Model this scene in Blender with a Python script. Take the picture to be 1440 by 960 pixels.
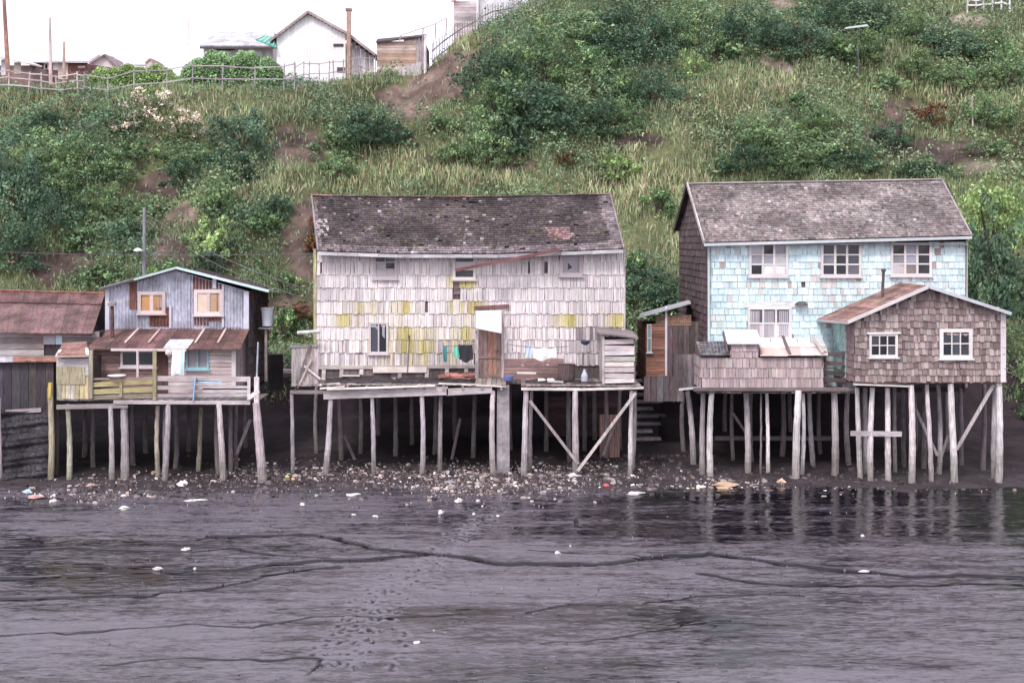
import bpy, math, random
import numpy as np
from mathutils import Vector
R = random.Random(7)
NR = np.random.default_rng(11)
for o in list(bpy.data.objects): bpy.data.objects.remove(o)
scene = bpy.context.scene
COL = scene.collection
# ---------------------------------------------------------------- camera, sky, sun
F = 1850.0; HY = 340.0; HC = 8.25       # focal length (px of a 1440 px wide frame), horizon row, eye height
cam = bpy.data.cameras.new('camera'); camo = bpy.data.objects.new('camera', cam); COL.objects.link(camo)
cam.sensor_width = 36; cam.lens = F / 1440 * 36; cam.shift_y = -(480 - HY) / 1440
cam.clip_start = 0.5; cam.clip_end = 3000
camo.location = (0, 0, HC); camo.rotation_euler = (math.radians(90), 0, 0)
scene.camera = camo
W = bpy.data.worlds.new('World'); scene.world = W; W.use_nodes = True
nt = W.node_tree; nt.nodes.clear()
sky = nt.nodes.new('ShaderNodeTexSky'); sky.sky_type = 'NISHITA'; sky.sun_disc = False
SUN_EL, SUN_AZ = math.radians(50), math.radians(205)     # azimuth from +Y clockwise: behind the camera
sky.sun_elevation = SUN_EL; sky.sun_rotation = SUN_AZ; sky.air_density = 1.0; sky.dust_density = 4.0; sky.ozone_density = 1.0
hsv = nt.nodes.new('ShaderNodeHueSaturation'); hsv.inputs['Saturation'].default_value = 0.25
ovc = nt.nodes.new('ShaderNodeMixRGB'); ovc.inputs[0].default_value = 0.72; ovc.inputs[2].default_value = (10.5, 10.1, 11.6, 1)
bg = nt.nodes.new('ShaderNodeBackground'); bg.inputs[1].default_value = 0.115
wo = nt.nodes.new('ShaderNodeOutputWorld')
nt.links.new(sky.outputs[0], hsv.inputs['Color']); nt.links.new(hsv.outputs[0], ovc.inputs[1])
nt.links.new(ovc.outputs[0], bg.inputs[0]); nt.links.new(bg.outputs[0], wo.inputs[0])
sl = bpy.data.lights.new('sun', 'SUN'); sl.energy = 1.5; sl.angle = math.radians(14); sl.color = (1.0, 0.96, 0.94)
so = bpy.data.objects.new('sun', sl); COL.objects.link(so)
d = Vector((math.sin(SUN_AZ) * math.cos(SUN_EL), math.cos(SUN_AZ) * math.cos(SUN_EL), math.sin(SUN_EL)))
so.rotation_euler = d.to_track_quat('Z', 'Y').to_euler(); so.location = (0, -20, 60)
vs = scene.view_settings; vs.view_transform = 'Standard'; vs.look = 'None'; vs.gamma = 1.0; vs.exposure = 0.60
vs.use_curve_mapping = False
cy = scene.cycles
cy.max_bounces = 6; cy.diffuse_bounces = 3; cy.glossy_bounces = 3; cy.transmission_bounces = 3; cy.transparent_max_bounces = 6

# ---------------------------------------------------------------- helpers
def X(px, Y): return (px - 720.0) * Y / F
def Z(py, Y): return HC - (py - HY) * Y / F
def P(px, py, Y): return (X(px, Y), Y, Z(py, Y))

def _h(ix, iy, s):
    n = (ix.astype(np.int64) * 374761393 + iy.astype(np.int64) * 668265263 + s * 1442695041) & 0xffffffff
    n = ((n ^ (n >> 13)) * 1274126177) & 0xffffffff
    return ((n ^ (n >> 16)) & 0xffff) / 65535.0
def vnoise(x, y, s=0):
    x = np.asarray(x, float); y = np.asarray(y, float)
    ix = np.floor(x); iy = np.floor(y); fx = x - ix; fy = y - iy
    fx = fx * fx * (3 - 2 * fx); fy = fy * fy * (3 - 2 * fy); ix = ix.astype(np.int64); iy = iy.astype(np.int64)
    a = _h(ix, iy, s); b = _h(ix + 1, iy, s); c = _h(ix, iy + 1, s); e = _h(ix + 1, iy + 1, s)
    return (a * (1 - fx) + b * fx) * (1 - fy) + (c * (1 - fx) + e * fx) * fy
def fbm(x, y, s=0, o=4):
    t = 0; a = 0.5; k = 1.0
    for i in range(o):
        t = t + a * (vnoise(np.asarray(x) * k, np.asarray(y) * k, s + i * 17) - 0.5); a *= 0.5; k *= 2.03
    return t * 2

# --- materials: one procedural shader per substance, its base colour taken from each face's own 'tint'
MATS = {}
def M(name, var=0.25, scale=3.0, stretch=(1, 1, 1), island=0.25, rough=0.85, bump=0.0, spec=0.3, metallic=0.0,
      stain=0.2, stain_scale=0.6, transl=0.0, coord='Object', const=None):
    m = bpy.data.materials.new(name); m.use_nodes = True; n = m.node_tree.nodes; L = m.node_tree.links
    b = n['Principled BSDF']
    if const is None:
        at = n.new('ShaderNodeAttribute'); at.attribute_name = 'tint'; base = at.outputs['Color']
    else:
        rgb = n.new('ShaderNodeRGB'); rgb.outputs[0].default_value = (*const, 1); base = rgb.outputs[0]
    tc = n.new('ShaderNodeTexCoord'); mp = n.new('ShaderNodeMapping'); mp.inputs['Scale'].default_value = stretch
    geo = n.new('ShaderNodeNewGeometry')
    off = n.new('ShaderNodeVectorMath'); off.operation = 'MULTIPLY_ADD'
    sc3 = n.new('ShaderNodeCombineXYZ')
    for i in range(3): L.new(geo.outputs['Random Per Island'], sc3.inputs[i])
    off.inputs[1].default_value = (37, 19, 53)
    L.new(sc3.outputs[0], off.inputs[0]); L.new(mp.outputs[0], off.inputs[2]); L.new(tc.outputs[coord], mp.inputs[0])
    nz = n.new('ShaderNodeTexNoise'); nz.inputs['Scale'].default_value = scale; nz.inputs['Detail'].default_value = 5
    nz.inputs['Roughness'].default_value = 0.65
    L.new(off.outputs[0], nz.inputs['Vector'])
    r1 = n.new('ShaderNodeMapRange'); r1.inputs[1].default_value = 0.3; r1.inputs[2].default_value = 0.7
    r1.inputs[3].default_value = 1 - var; r1.inputs[4].default_value = 1 + var; L.new(nz.outputs[0], r1.inputs[0])
    st = n.new('ShaderNodeTexNoise'); st.inputs['Scale'].default_value = stain_scale; st.inputs['Detail'].default_value = 4
    L.new(tc.outputs['Object'], st.inputs['Vector'])
    r2 = n.new('ShaderNodeMapRange'); r2.inputs[1].default_value = 0.35; r2.inputs[2].default_value = 0.65
    r2.inputs[3].default_value = 1 - stain; r2.inputs[4].default_value = 1 + stain; L.new(st.outputs[0], r2.inputs[0])
    r3 = n.new('ShaderNodeMapRange'); r3.inputs[3].default_value = 1 - island; r3.inputs[4].default_value = 1 + island
    L.new(geo.outputs['Random Per Island'], r3.inputs[0])
    m1 = n.new('ShaderNodeMath'); m1.operation = 'MULTIPLY'; L.new(r1.outputs[0], m1.inputs[0]); L.new(r2.outputs[0], m1.inputs[1])
    m2 = n.new('ShaderNodeMath'); m2.operation = 'MULTIPLY'; L.new(m1.outputs[0], m2.inputs[0]); L.new(r3.outputs[0], m2.inputs[1])
    sm = n.new('ShaderNodeVectorMath'); sm.operation = 'SCALE'; L.new(base, sm.inputs[0]); L.new(m2.outputs[0], sm.inputs['Scale'])
    L.new(sm.outputs[0], b.inputs['Base Color'])
    b.inputs['Roughness'].default_value = rough; b.inputs['Specular IOR Level'].default_value = spec; b.inputs['Metallic'].default_value = metallic
    if bump:
        bp = n.new('ShaderNodeBump'); bp.inputs['Strength'].default_value = bump; bp.inputs['Distance'].default_value = 0.02
        L.new(nz.outputs[0], bp.inputs['Height']); L.new(bp.outputs[0], b.inputs['Normal'])
    if transl:
        tr = n.new('ShaderNodeBsdfTranslucent'); L.new(sm.outputs[0], tr.inputs['Color'])
        mx = n.new('ShaderNodeMixShader'); mx.inputs[0].default_value = transl
        L.new(b.outputs[0], mx.inputs[1]); L.new(tr.outputs[0], mx.inputs[2]); L.new(mx.outputs[0], n['Material Output'].inputs['Surface'])
    MATS[name] = m
    return m
M('wood_z', var=.5, scale=5, stretch=(6, 6, .6), bump=.5, stain=.25)
M('wood_x', var=.35, scale=5, stretch=(.6, 6, 6), bump=.5, stain=.25)
M('wood_y', var=.35, scale=5, stretch=(6, .6, 6), bump=.5, stain=.25)
M('shingle', var=.2, scale=4, stretch=(7, 7, 1), island=.12, bump=.4, stain=.12, stain_scale=.5)
M('roof_shingle', var=.35, scale=3, stretch=(4, 2, 2), island=.3, bump=.6, stain=.3, stain_scale=.7)
M('paint', var=.1, scale=8, island=.06, rough=.6, stain=.1)
M('iron', var=.3, scale=5, stretch=(2, 1, 1), island=.1, rough=.6, spec=.4, stain=.3, stain_scale=1.3)
M('rust', var=.45, scale=6, stretch=(3, .8, .8), island=.15, rough=.85, stain=.35, stain_scale=1.5, bump=.4)
M('glass', var=.1, island=.3, rough=.08, spec=.5, stain=.1)
M('cloth', var=.08, scale=5, island=.05, rough=.95, stain=.06)
M('concrete', var=.3, scale=7, island=.08, rough=.95, bump=.6, stain=.2, stain_scale=2)
M('stone', var=.35, scale=6, island=.35, rough=.9, bump=.6)
M('litter', var=.15, scale=8, island=.25, rough=.7)
M('leaf', var=.1, island=.5, rough=.6, spec=.25, stain=.22, stain_scale=.9, transl=.25)
M('grass', var=.1, island=.35, rough=.8, spec=.15, stain=.2, stain_scale=.5, transl=.25)
M('soil', var=.35, scale=1.6, island=0, rough=.95, spec=.15, bump=.8, stain=.25, stain_scale=.35)
M('net', var=.5, scale=9, stretch=(1, 1, 3), island=.1, rough=.95, stain=.4, stain_scale=1.2)

class MB:
    def __init__(s): s.v = []; s.f = []; s.c = []
    def face(s, pts, col):
        k = len(s.v); s.v.extend(pts); s.f.append(tuple(range(k, k + len(pts)))); s.c.append(col)
    def raw(s, vs_, fs, col):
        k = len(s.v); s.v.extend([tuple(p) for p in vs_])
        for f in fs: s.f.append(tuple(i + k for i in f)); s.c.append(col)
    def hexa(s, a, col):            # a: 8 corners, bottom ring 0-3, top ring 4-7
        s.raw(a, [(0, 3, 2, 1), (4, 5, 6, 7), (0, 1, 5, 4), (1, 2, 6, 5), (2, 3, 7, 6), (3, 0, 4, 7)], col)
    def box(s, x0, x1, y0, y1, z0, z1, col):
        s.hexa([(x0, y0, z0), (x1, y0, z0), (x1, y1, z0), (x0, y1, z0), (x0, y0, z1), (x1, y0, z1), (x1, y1, z1), (x0, y1, z1)], col)
    def obox(s, O, U, V, N, u0, u1, v0, v1, n0, n1, col, skew=0.0):
        def q(u, v, n): return tuple(O[i] + U[i] * u + V[i] * v + N[i] * n for i in range(3))
        s.hexa([q(u0, v0, n0), q(u1, v0 + skew, n0), q(u1, v0 + skew, n1), q(u0, v0, n1), q(u0, v1, n0), q(u1, v1 + skew, n0), q(u1, v1 + skew, n1), q(u0, v1, n1)], col)
    def beam(s, a, b, w, h, col, up=(0, 0, 1)):
        a = Vector(a); b = Vector(b); dd = (b - a).normalized(); up = Vector(up)
        sd = dd.cross(up)
        if sd.length < 1e-3: sd = dd.cross(Vector((0, 1, 0)))
        sd.normalize(); u2 = sd.cross(dd).normalized(); w /= 2; h /= 2
        s.hexa([tuple(a - sd * w - u2 * h), tuple(a + sd * w - u2 * h), tuple(b + sd * w - u2 * h), tuple(b - sd * w - u2 * h),
                tuple(a - sd * w + u2 * h), tuple(a + sd * w + u2 * h), tuple(b + sd * w + u2 * h), tuple(b - sd * w + u2 * h)], col)
    def tube(s, pts, rad, col, n=8, cap=True):
        pts = [Vector(p) for p in pts]; vs_ = []; fs = []
        for i, p in enumerate(pts):
            t = (pts[min(i + 1, len(pts) - 1)] - pts[max(i - 1, 0)]).normalized()
            a = t.cross(Vector((0, 1, 0.01))); a = a.normalized() if a.length > .1 else t.cross(Vector((1, 0, 0))).normalized()
            b = t.cross(a).normalized(); r = rad[i] if hasattr(rad, '__len__') else rad
            for k in range(n):
                an = 2 * math.pi * k / n; vs_.append(tuple(p + a * math.cos(an) * r + b * math.sin(an) * r))
        for i in range(len(pts) - 1):
            for k in range(n): fs.append((i * n + k, i * n + (k + 1) % n, (i + 1) * n + (k + 1) % n, (i + 1) * n + k))
        if cap: fs.append(tuple(range(n))[::-1]); fs.append(tuple(range((len(pts) - 1) * n, len(pts) * n)))
        s.raw(vs_, fs, col)
    def lathe(s, c, prof, col, n=14):
        vs_ = []; fs = []
        for (r, z) in prof:
            for k in range(n): an = 2 * math.pi * k / n; vs_.append((c[0] + r * math.cos(an), c[1] + r * math.sin(an), c[2] + z))
        for i in range(len(prof) - 1):
            for k in range(n): fs.append((i * n + k, i * n + (k + 1) % n, (i + 1) * n + (k + 1) % n, (i + 1) * n + k))
        fs.append(tuple(range(n))[::-1]); fs.append(tuple(range((len(prof) - 1) * n, len(prof) * n)))
        s.raw(vs_, fs, col)
    def build(s, name, mat, parent=None, smooth=False):
        o = Vector((0, 0, 0)); p = parent
        while p is not None: o += p.location; p = p.parent
        me = bpy.data.meshes.new(name)
        me.from_pydata([(v[0] - o.x, v[1] - o.y, v[2] - o.z) for v in s.v], [], s.f); me.update()
        at = me.attributes.new('tint', 'FLOAT_COLOR', 'FACE')
        a = np.ones((len(s.f), 4), np.float32); a[:, :3] = np.array(s.c, np.float32)[:, :3]
        at.data.foreach_set('color', a.ravel())
        if smooth: me.polygons.foreach_set('use_smooth', [True] * len(me.polygons))
        me.materials.append(MATS[mat]); ob = bpy.data.objects.new(name, me); COL.objects.link(ob)
        if parent is not None: ob.parent = parent
        return ob

LEAF_GAIN = np.array((1.50, 1.34, 1.30))
def np_mesh(name, verts, faces, tint, mat, domain='FACE', smooth=False, loc=(0, 0, 0)):
    me = bpy.data.meshes.new(name); nv = len(verts); nf, k = faces.shape
    me.vertices.add(nv); me.vertices.foreach_set('co', np.ascontiguousarray(verts, np.float32).ravel())
    me.loops.add(nf * k); me.loops.foreach_set('vertex_index', np.ascontiguousarray(faces, np.int32).ravel())
    me.polygons.add(nf); me.polygons.foreach_set('loop_start', np.arange(0, nf * k, k, dtype=np.int32))
    me.update(calc_edges=True)
    if tint is not None:
        if mat in ('leaf', 'grass'): tint = np.asarray(tint) * LEAF_GAIN
        at = me.attributes.new('tint', 'FLOAT_COLOR', domain)
        a = np.ones((len(tint), 4), np.float32); a[:, :3] = tint; at.data.foreach_set('color', a.ravel())
    if smooth: me.polygons.foreach_set('use_smooth', np.ones(nf, bool))
    me.materials.append(MATS[mat]); ob = bpy.data.objects.new(name, me); ob.location = loc; COL.objects.link(ob)
    return ob

def tag(o, label, cat, group=None):
    o['label'] = label; o['category'] = cat
    if group: o['group'] = group
    return o
def thing(name, loc, label, cat, group=None):
    o = bpy.data.objects.new(name, None); o.location = loc; o.empty_display_size = .3; COL.objects.link(o)
    return tag(o, label, cat, group)
def structure(o): o['kind'] = 'structure'; return o
def stuff(o): o['kind'] = 'stuff'; return o
def jit(c, a=.12, r=R):
    k = 1 + r.uniform(-a, a); return tuple(max(0, x * k * (1 + r.uniform(-a, a) * .25)) for x in c)
def mix(a, b, t): return tuple(a[i] * (1 - t) + b[i] * t for i in range(3))
UX, UY, UZ = (1, 0, 0), (0, 1, 0), (0, 0, 1)
NF, NL, NRT = (0, -1, 0), (-1, 0, 0), (1, 0, 0)

def shingles(mb, O, U, V, N, w, h, row, w0, w1, th, colf, inside=None, holes=(), jt=.03, skip=0.0, u_start=0.0, lift=1.6, over=1.12):
    v = 0.0; r = 0; nrow = max(1, round(h / row)); row = h / nrow
    for r in range(nrow):
        v = r * row; u = u_start - R.uniform(0, w1)
        while u < w:
            ww = R.uniform(w0, w1); a = max(u, u_start); b = min(u + ww - .008, w); u += ww
            if b - a < .025: continue
            uc = (a + b) / 2; vc = v + row * .5
            if inside and not inside(uc, vc): continue
            if any(h0 < uc < h1 and g0 < vc < g1 for (h0, h1, g0, g1) in holes): continue
            if R.random() < skip: continue
            j = R.uniform(-jt, jt); t = th * R.uniform(.75, 1.35); top = min(v + row * over, h); tl = R.uniform(-.012, .012)
            def q(uu, vv, nn): return tuple(O[i] + U[i] * uu + V[i] * vv + N[i] * nn for i in range(3))
            c = colf(uc, vc)
            a0 = [q(a + tl, v + j, .0), q(b + tl, v + j, .0), q(b + tl, v + j, t * lift), q(a + tl, v + j, t * lift),
                  q(a, top, 0), q(b, top, 0), q(b, top, t * .35), q(a, top, t * .35)]
            mb.raw(a0, [(0, 1, 2, 3), (3, 2, 6, 7), (1, 5, 6, 2), (0, 3, 7, 4)], c)

def boards(mb, O, U, V, N, w, h, bh, th, colf=None, vertical=False, holes=(), gap=.012, inside=None, jt=.01, ends=.0, skip=0):
    """boards run along U (horizontal) or along V (vertical)"""
    span, length = (w, h) if vertical else (h, w)
    n = max(1, round(span / bh)); bh = span / n
    for i in range(n):
        if R.random() < skip: continue
        a, b = i * bh + gap / 2, (i + 1) * bh - gap / 2; m = (a + b) / 2
        segs = [(0.0 + R.uniform(-ends, ends), length + R.uniform(-ends, ends))]
        if inside:
            lo, hi = inside(m); segs = [(lo, hi)]
        for (u0, u1, v0, v1) in holes:
            p0, p1, s0, s1 = (v0, v1, u0, u1) if vertical else (u0, u1, v0, v1)
            if s0 < m < s1:
                ns = []
                for (x, y) in segs:
                    if p0 > x: ns.append((x, min(y, p0)))
                    if p1 < y: ns.append((max(x, p1), y))
                segs = [q for q in ns if q[1] - q[0] > .02]
        for (x, y) in segs:
            if y - x < .03: continue
            t = th * R.uniform(.7, 1.3); sk = R.uniform(-jt, jt); c = colf(m, (x + y) / 2)
            if vertical: mb.obox(O, U, V, N, a, b, x, y, 0, t, c, skew=sk)
            else: mb.obox(O, U, V, N, x, y, a, b, 0, t, c, skew=sk)

def corrug(mb, O, U, V, N, w, h, colf, pitch=.12, amp=.024, top=None, rows=1):
    """corrugated iron with the ribs along V; top(u) cuts it to a gable"""
    n = int(w / pitch * 4); 
    def q(u, v, nn): return tuple(O[i] + U[i] * u + V[i] * v + N[i] * nn for i in range(3))
    k0 = len(mb.v)
    for i in range(n + 1):
        u = w * i / n; z = amp * (1 + math.sin(2 * math.pi * u / pitch)); hh = top(u) if top else h
        for r in range(rows + 1): mb.v.append(q(u, hh * r / rows, z))
    for i in range(n):
        for r in range(rows):
            a = k0 + i * (rows + 1) + r; mb.f.append((a, a + rows + 1, a + rows + 2, a + 1)); mb.c.append(colf((i + .5) * w / n, (r + .5) / rows))

def stilt(parent, x0, y0, x1, Y, r=.085, tint=(.42, .36, .36), y1=None, Yb=None, name='stilt', mb=None, wet=.35):
    """round timber post from a pixel column at the deck down to the ground under it"""
    Yb = Y if Yb is None else Yb
    top = Vector(P(x0, y0, Y)); bx = X(x1, Yb); gz = float(G(bx, Yb)) - .25
    bot = Vector((bx, Yb, gz)); own = mb is None; mb = mb or MB(); n = 16; pts = []; rad = []
    sx, sy = R.uniform(-.06, .06), R.uniform(-.05, .05)
    for i in range(n):
        t = i / (n - 1); p = top.lerp(bot, t)
        p += Vector((sx * math.sin(t * math.pi) + R.uniform(-.007, .007), sy * math.sin(t * math.pi), 0)); pts.append(p)
        rad.append(r * .88 * (.86 + .28 * t) * R.uniform(.95, 1.05))
    tide = R.uniform(.52, .72); k = len(mb.f); mb.tube(pts, rad, tint, n=9)
    for i in range(n - 1):                       # mud and weed on the foot of the post
        t = (i + .5) / (n - 1); w = max(0, (t - tide) / (1 - tide)); c = mix(tint, (.060, .053, .048), min(.88, w * wet * 2.5)); c = mix(c, (.15, .14, .10), .3 * math.sin(math.pi * w) if w > 0 else 0); c = jit(c, .06)
        for j in range(9): mb.c[k + i * 9 + j] = c
    if own: return mb.build(name, 'wood_z', parent)

def window(parent, x0, y0, x1, y1, Y, cols=2, rows=2, frame=(.7, .66, .66), panes=None, fw=.07, bw=.035, pane=(.015, .015, .022), sill=True, nm='window', depth=.06, tilt=0):
    """window given by the outer edge of its frame; Y is the face of the wall"""
    a0, a1 = X(x0, Y), X(x1, Y); b1, b0 = Z(y0, Y), Z(y1, Y)
    g = MB(); fr = MB(); cw = (a1 - a0 - 2 * fw) / cols; ch = (b1 - b0 - 2 * fw) / rows
    for i in range(cols):
        for j in range(rows):
            c = pane
            if panes: c = panes[(rows - 1 - j) * cols + i] or pane
            u0 = a0 + fw + i * cw; v0 = b0 + fw + j * ch
            c = mix(c, (.10, .11, .13), R.choice([0, 0, .2, .5])) if c == pane else c; tl = R.uniform(-.02, .02)  # some dark panes coloured paler at random to suggest curtains and reflections
            g.face([(u0 + .006, Y - .012 + tl, v0 + .006), (u0 + cw - .006, Y - .012 - tl, v0 + .006), (u0 + cw - .006, Y - .012 - tl * .5, v0 + ch - .006), (u0 + .006, Y - .012 + tl, v0 + ch - .006)], c)
    w = g.build(nm, 'glass', parent)
    fy0, fy1 = Y - depth, Y + .01
    fr.box(a0, a0 + fw, fy0, fy1, b0, b1, jit(frame)); fr.box(a1 - fw, a1, fy0, fy1, b0, b1, jit(frame))
    fr.box(a0 + fw, a1 - fw, fy0, fy1, b0, b0 + fw, jit(frame)); fr.box(a0 + fw, a1 - fw, fy0, fy1, b1 - fw, b1, jit(frame))
    for i in range(1, cols): u = a0 + fw + i * cw; fr.box(u - bw / 2 * (1.6 if cols == 3 and rows != 2 else 1), u + bw / 2 * (1.6 if cols == 3 and rows != 2 else 1), fy0 + .012, fy1, b0 + fw, b1 - fw, jit(frame))
    for j in range(1, rows): v = b0 + fw + j * ch; fr.box(a0 + fw, a1 - fw, fy0 + .02, fy1, v - bw / 2, v + bw / 2, jit(frame))
    fr.build('frame', 'paint', w)
    if sill:
        s_ = MB(); s_.box(a0 - .05, a1 + .05, Y - depth - .05, Y - .002, b0 - .05, b0 - .003, jit(frame)); s_.build('sill', 'paint', w)
    return w

# ---------------------------------------------------------------- the ground's shape
CP = [(-900, 127), (400, 127), (480, 119), (560, 106), (600, 97), (640, 72), (700, 36), (760, 6), (900, -18), (1440, -8), (2300, -8)]
CX, CZ, CYc = [], [], []
for px, py in CP:
    k = (HY - py) / F; yc = 50.95 / (.77 - k); CX.append(X(px, yc)); CZ.append(HC + k * yc)
def G(x, y):
    x = np.asarray(x, float); y = np.asarray(y, float)
    base = np.interp(y, [-500, 44, 46, 48.5, 52.5, 54.6, 56.6, 58.6, 60, 400], [0, 0, .09, .22, .5, 1.1, 3.1, 3.25, 3.5, 3.5 + .77 * 340])
    cz = np.interp(x, CX, CZ)
    n = fbm(x * .16, y * .16, 3, 4) * 1.5 + fbm(x * .7, y * .7, 9, 3) * .35
    hill = np.clip((y - 58.6) / 5, 0, 1)
    z = base + n * hill * 1.0
    cap = cz + .055 * np.maximum(0, y - 76) + n * .12
    k = .7
    z2 = np.where(z > cap + k, cap, np.where(z < cap - k, z, z - (z - cap + k) ** 2 / (4 * k)))
    bank = np.clip((y - 53.5) / 1.5, 0, 1) * (1 - hill)
    z2 = z2 + bank * fbm(x * .9, y * .9, 21, 3) * .35
    return z2
def Gb(x, y):
    x = np.asarray(x, float); y = np.asarray(y, float)
    b = np.clip((54 - y) / 2, 0, 1) * (fbm(x * 1.6, y * 1.6, 77, 3) * .09)
    s = np.where(y < 45.5, np.clip(-.14 + .055 * (y - 41.6) + fbm(x * .5, y * 1.0, 78, 3) * .09, -.3, .06), .06 * np.clip((46.5 - y), 0, 1))
    return G(x, y) + b + s
def hit(px, py):
    """where the line of sight through a pixel meets the hillside"""
    ys = np.arange(56.0, 110, .1); xs = (px - 720) * ys / F; zs = HC - (py - HY) * ys / F
    g = G(xs, ys); i = np.argmax(g >= zs)
    if g[i] < zs[i]: i = int(np.argmin(zs - g))
    return float(xs[i]), float(ys[i]), float(g[i])
# ---------------------------------------------------------------- mud flat
def px_of(x, y, z): return 720 + F * x / y, HY + F * (HC - z) / y
def mud_pt(px, py): Y = HC * F / (py - HY); return (X(px, Y), Y)
def poly_dist(x, y, pts, sx=1.0):
    dmin = np.full(x.shape, 1e9)
    for (a, b) in zip(pts[:-1], pts[1:]):
        ax, ay = a; bx, by = b; dx, dy = bx - ax, by - ay; L2 = dx * dx + dy * dy
        t = np.clip(((x - ax) * dx + (y - ay) * dy) / L2, 0, 1)
        dmin = np.minimum(dmin, np.hypot((x - ax - t * dx) , y - ay - t * dy))
    return dmin
CHAN = [  # creeks drawn across the flat: (width m, depth m, points)
 (.20, .07, [(300, 752), (400, 753), (470, 756), (492, 764), (530, 773), (600, 779), (650, 785), (690, 792), (760, 791), (850, 791), (930, 782), (1000, 778), (1050, 786), (1100, 793), (1180, 801), (1260, 807), (1330, 810), (1440, 812)]),
 (.12, .04, [(-20, 758), (40, 756), (60, 761), (120, 759), (180, 760), (270, 758), (300, 752)]),
 (.14, .05, [(-40, 776), (100, 771), (220, 773), (330, 772), (400, 782), (460, 786)]),
 (.26, .06, [(-40, 815), (60, 812), (180, 803), (300, 798), (380, 794), (460, 790), (520, 789), (600, 782)]),
 (.20, .05, [(-40, 842), (90, 838), (200, 836), (280, 825), (350, 813), (420, 804), (470, 799)]),
 (.14, .04, [(-40, 897), (60, 895), (160, 884), (280, 878), (360, 880), (450, 868), (560, 866), (720, 862)]),
 (.10, .03, [(-40, 952), (60, 938), (200, 928), (330, 928), (420, 924), (450, 926), (430, 945)]),
 (.09, .03, [(760, 905), (860, 892), (960, 880), (1060, 878)]),
 (.16, .04, [(740, 862), (800, 850), (900, 852), (980, 838), (1060, 832), (1130, 834)]),
 (.12, .035, [(740, 772), (800, 777), (880, 780), (930, 786)]),
 (.16, .04, [(980, 806), (1080, 818), (1180, 822), (1290, 820), (1440, 824)]),
 (.08, .02, [(940, 700), (1040, 716), (1130, 720), (1250, 718)]),
]
def nonuni(a0, a1, core0, core1, step, coarse):
    lo = core0 - np.cumsum(coarse); lo = lo[lo > a0]; hi = core1 + np.cumsum(coarse); hi = hi[hi < a1]
    return np.concatenate([[a0], lo[::-1], np.arange(core0, core1 + step * .5, step), hi, [a1]])
gr = np.geomspace(.2, 40, 20)
xs = nonuni(-420, 420, -21, 21, .045, gr)
ys = np.concatenate([[-300], 22.5 - np.cumsum(np.geomspace(.2, 25, 14))[::-1], np.arange(22.8, 46.001, .04)]); ys = np.unique(ys)
gx, gy = np.meshgrid(xs, ys)
z = fbm(gx * .12, gy * .3, 41, 3) * .05 + fbm(gx * .9, gy * 2.6, 5, 4) * .022
rip = fbm(gx * 2.2, gy * 6, 6, 4); ripz = rip * .016 + fbm(gx * 5, gy * 6, 18, 2) * .004; z += ripz * .3 + np.maximum(0, fbm(gx * .5, gy * 1.4, 16, 3)) * fbm(gx * 4, gy * 8, 17, 2) * .02
wet = .5 + fbm(gx * .10, gy * .42, 31, 4) * 1.2 + fbm(gx * .5, gy * 2.6, 33, 3) * .5
px_, py_ = px_of(gx, np.maximum(gy, 1), 0)
# broad wet streaks on the left and below the right-hand houses
rgt = 1 / (1 + np.exp(-(px_ - 880) / 70)); wet += -.12 * np.exp(-((py_ - 715) / 40) ** 2) * (1 - rgt) + .62 * rgt / (1 + np.exp((py_ + fbm(gx * .45, gy * .8, 36, 3) * 70 - 832) / 30)) + .30 * np.clip(fbm(gx * .12, gy * .9, 37, 4) * 2, 0, 1)
wet += .55 * np.exp(-((px_ - 480) / 520) ** 2 - ((py_ - 856) / 9) ** 2) * (fbm(gx * .8, gy * 3, 35, 2) + .4) + .6 * np.exp(-((px_ - 1040) / 110) ** 2 - ((py_ - 905) / 30) ** 2)
wet += .85 * np.exp(-((px_ - 130) / 300) ** 2 - ((py_ - 812) / 42) ** 2) 
wet += .35 * np.exp(-((px_ - 1000) / 200) ** 2 - ((py_ - 850) / 40) ** 2) - .5 * np.exp(-((px_ - 250) / 300) ** 2 - ((py_ - 900) / 30) ** 2)
chn = np.zeros(gx.shape)
for ci, (w, dp, pts) in enumerate(CHAN):
    q = [mud_pt(*p) for p in pts]; dd = poly_dist(gx + fbm(gx * 1.1, gy * 1.1, 55, 2) * .2, gy + fbm(gx * .7, gy * .7, 51, 3) * .45, q)
    w = w * (.9 if ci == 0 else .65 if ci < 5 or ci == 10 else .42); dp = dp * (1 if ci < 5 else .6); e = np.exp(-(dd / w) ** 4) * (1 if ci == 0 else np.clip(.85 + fbm(gx * .35, gy * .6, 60 + ci, 3) * 2.0, 0, 1)); z -= e * dp * .7; wet += e * 3.2; chn = np.maximum(chn, e)
# footprints: trails of trodden holes with pushed-up rims
z += ripz * .9 * np.clip(1.15 - wet, 0, 1)
trails = [([(700, 712), (690, 722), (655, 750), (612, 786), (575, 808), (530, 842), (518, 868), (500, 900), (482, 948)], 10, .5),
          ([(600, 790), (566, 830), (560, 870), (583, 900), (560, 955)], 2, .25),
          ([(640, 790), (592, 822), (548, 838), (505, 880), (452, 935)], 3, .4)]
feet = []
for pts, n, spread in trails:
    q = [mud_pt(*p) for p in pts]
    for k in range(n):
        o = R.uniform(-spread, spread)
        for a, b in zip(q[:-1], q[1:]):
            L_ = math.hypot(b[0] - a[0], b[1] - a[1]); m_ = int(L_ / .62)
            for i in range(m_):
                t = (i + R.random() * .5) / max(1, m_); feet.append((a[0] + (b[0] - a[0]) * t + o + R.uniform(-.12, .12) + .1 * (i % 2), a[1] + (b[1] - a[1]) * t + R.uniform(-.12, .12)))
core_x = (xs >= -21) & (xs <= 21); 
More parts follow.
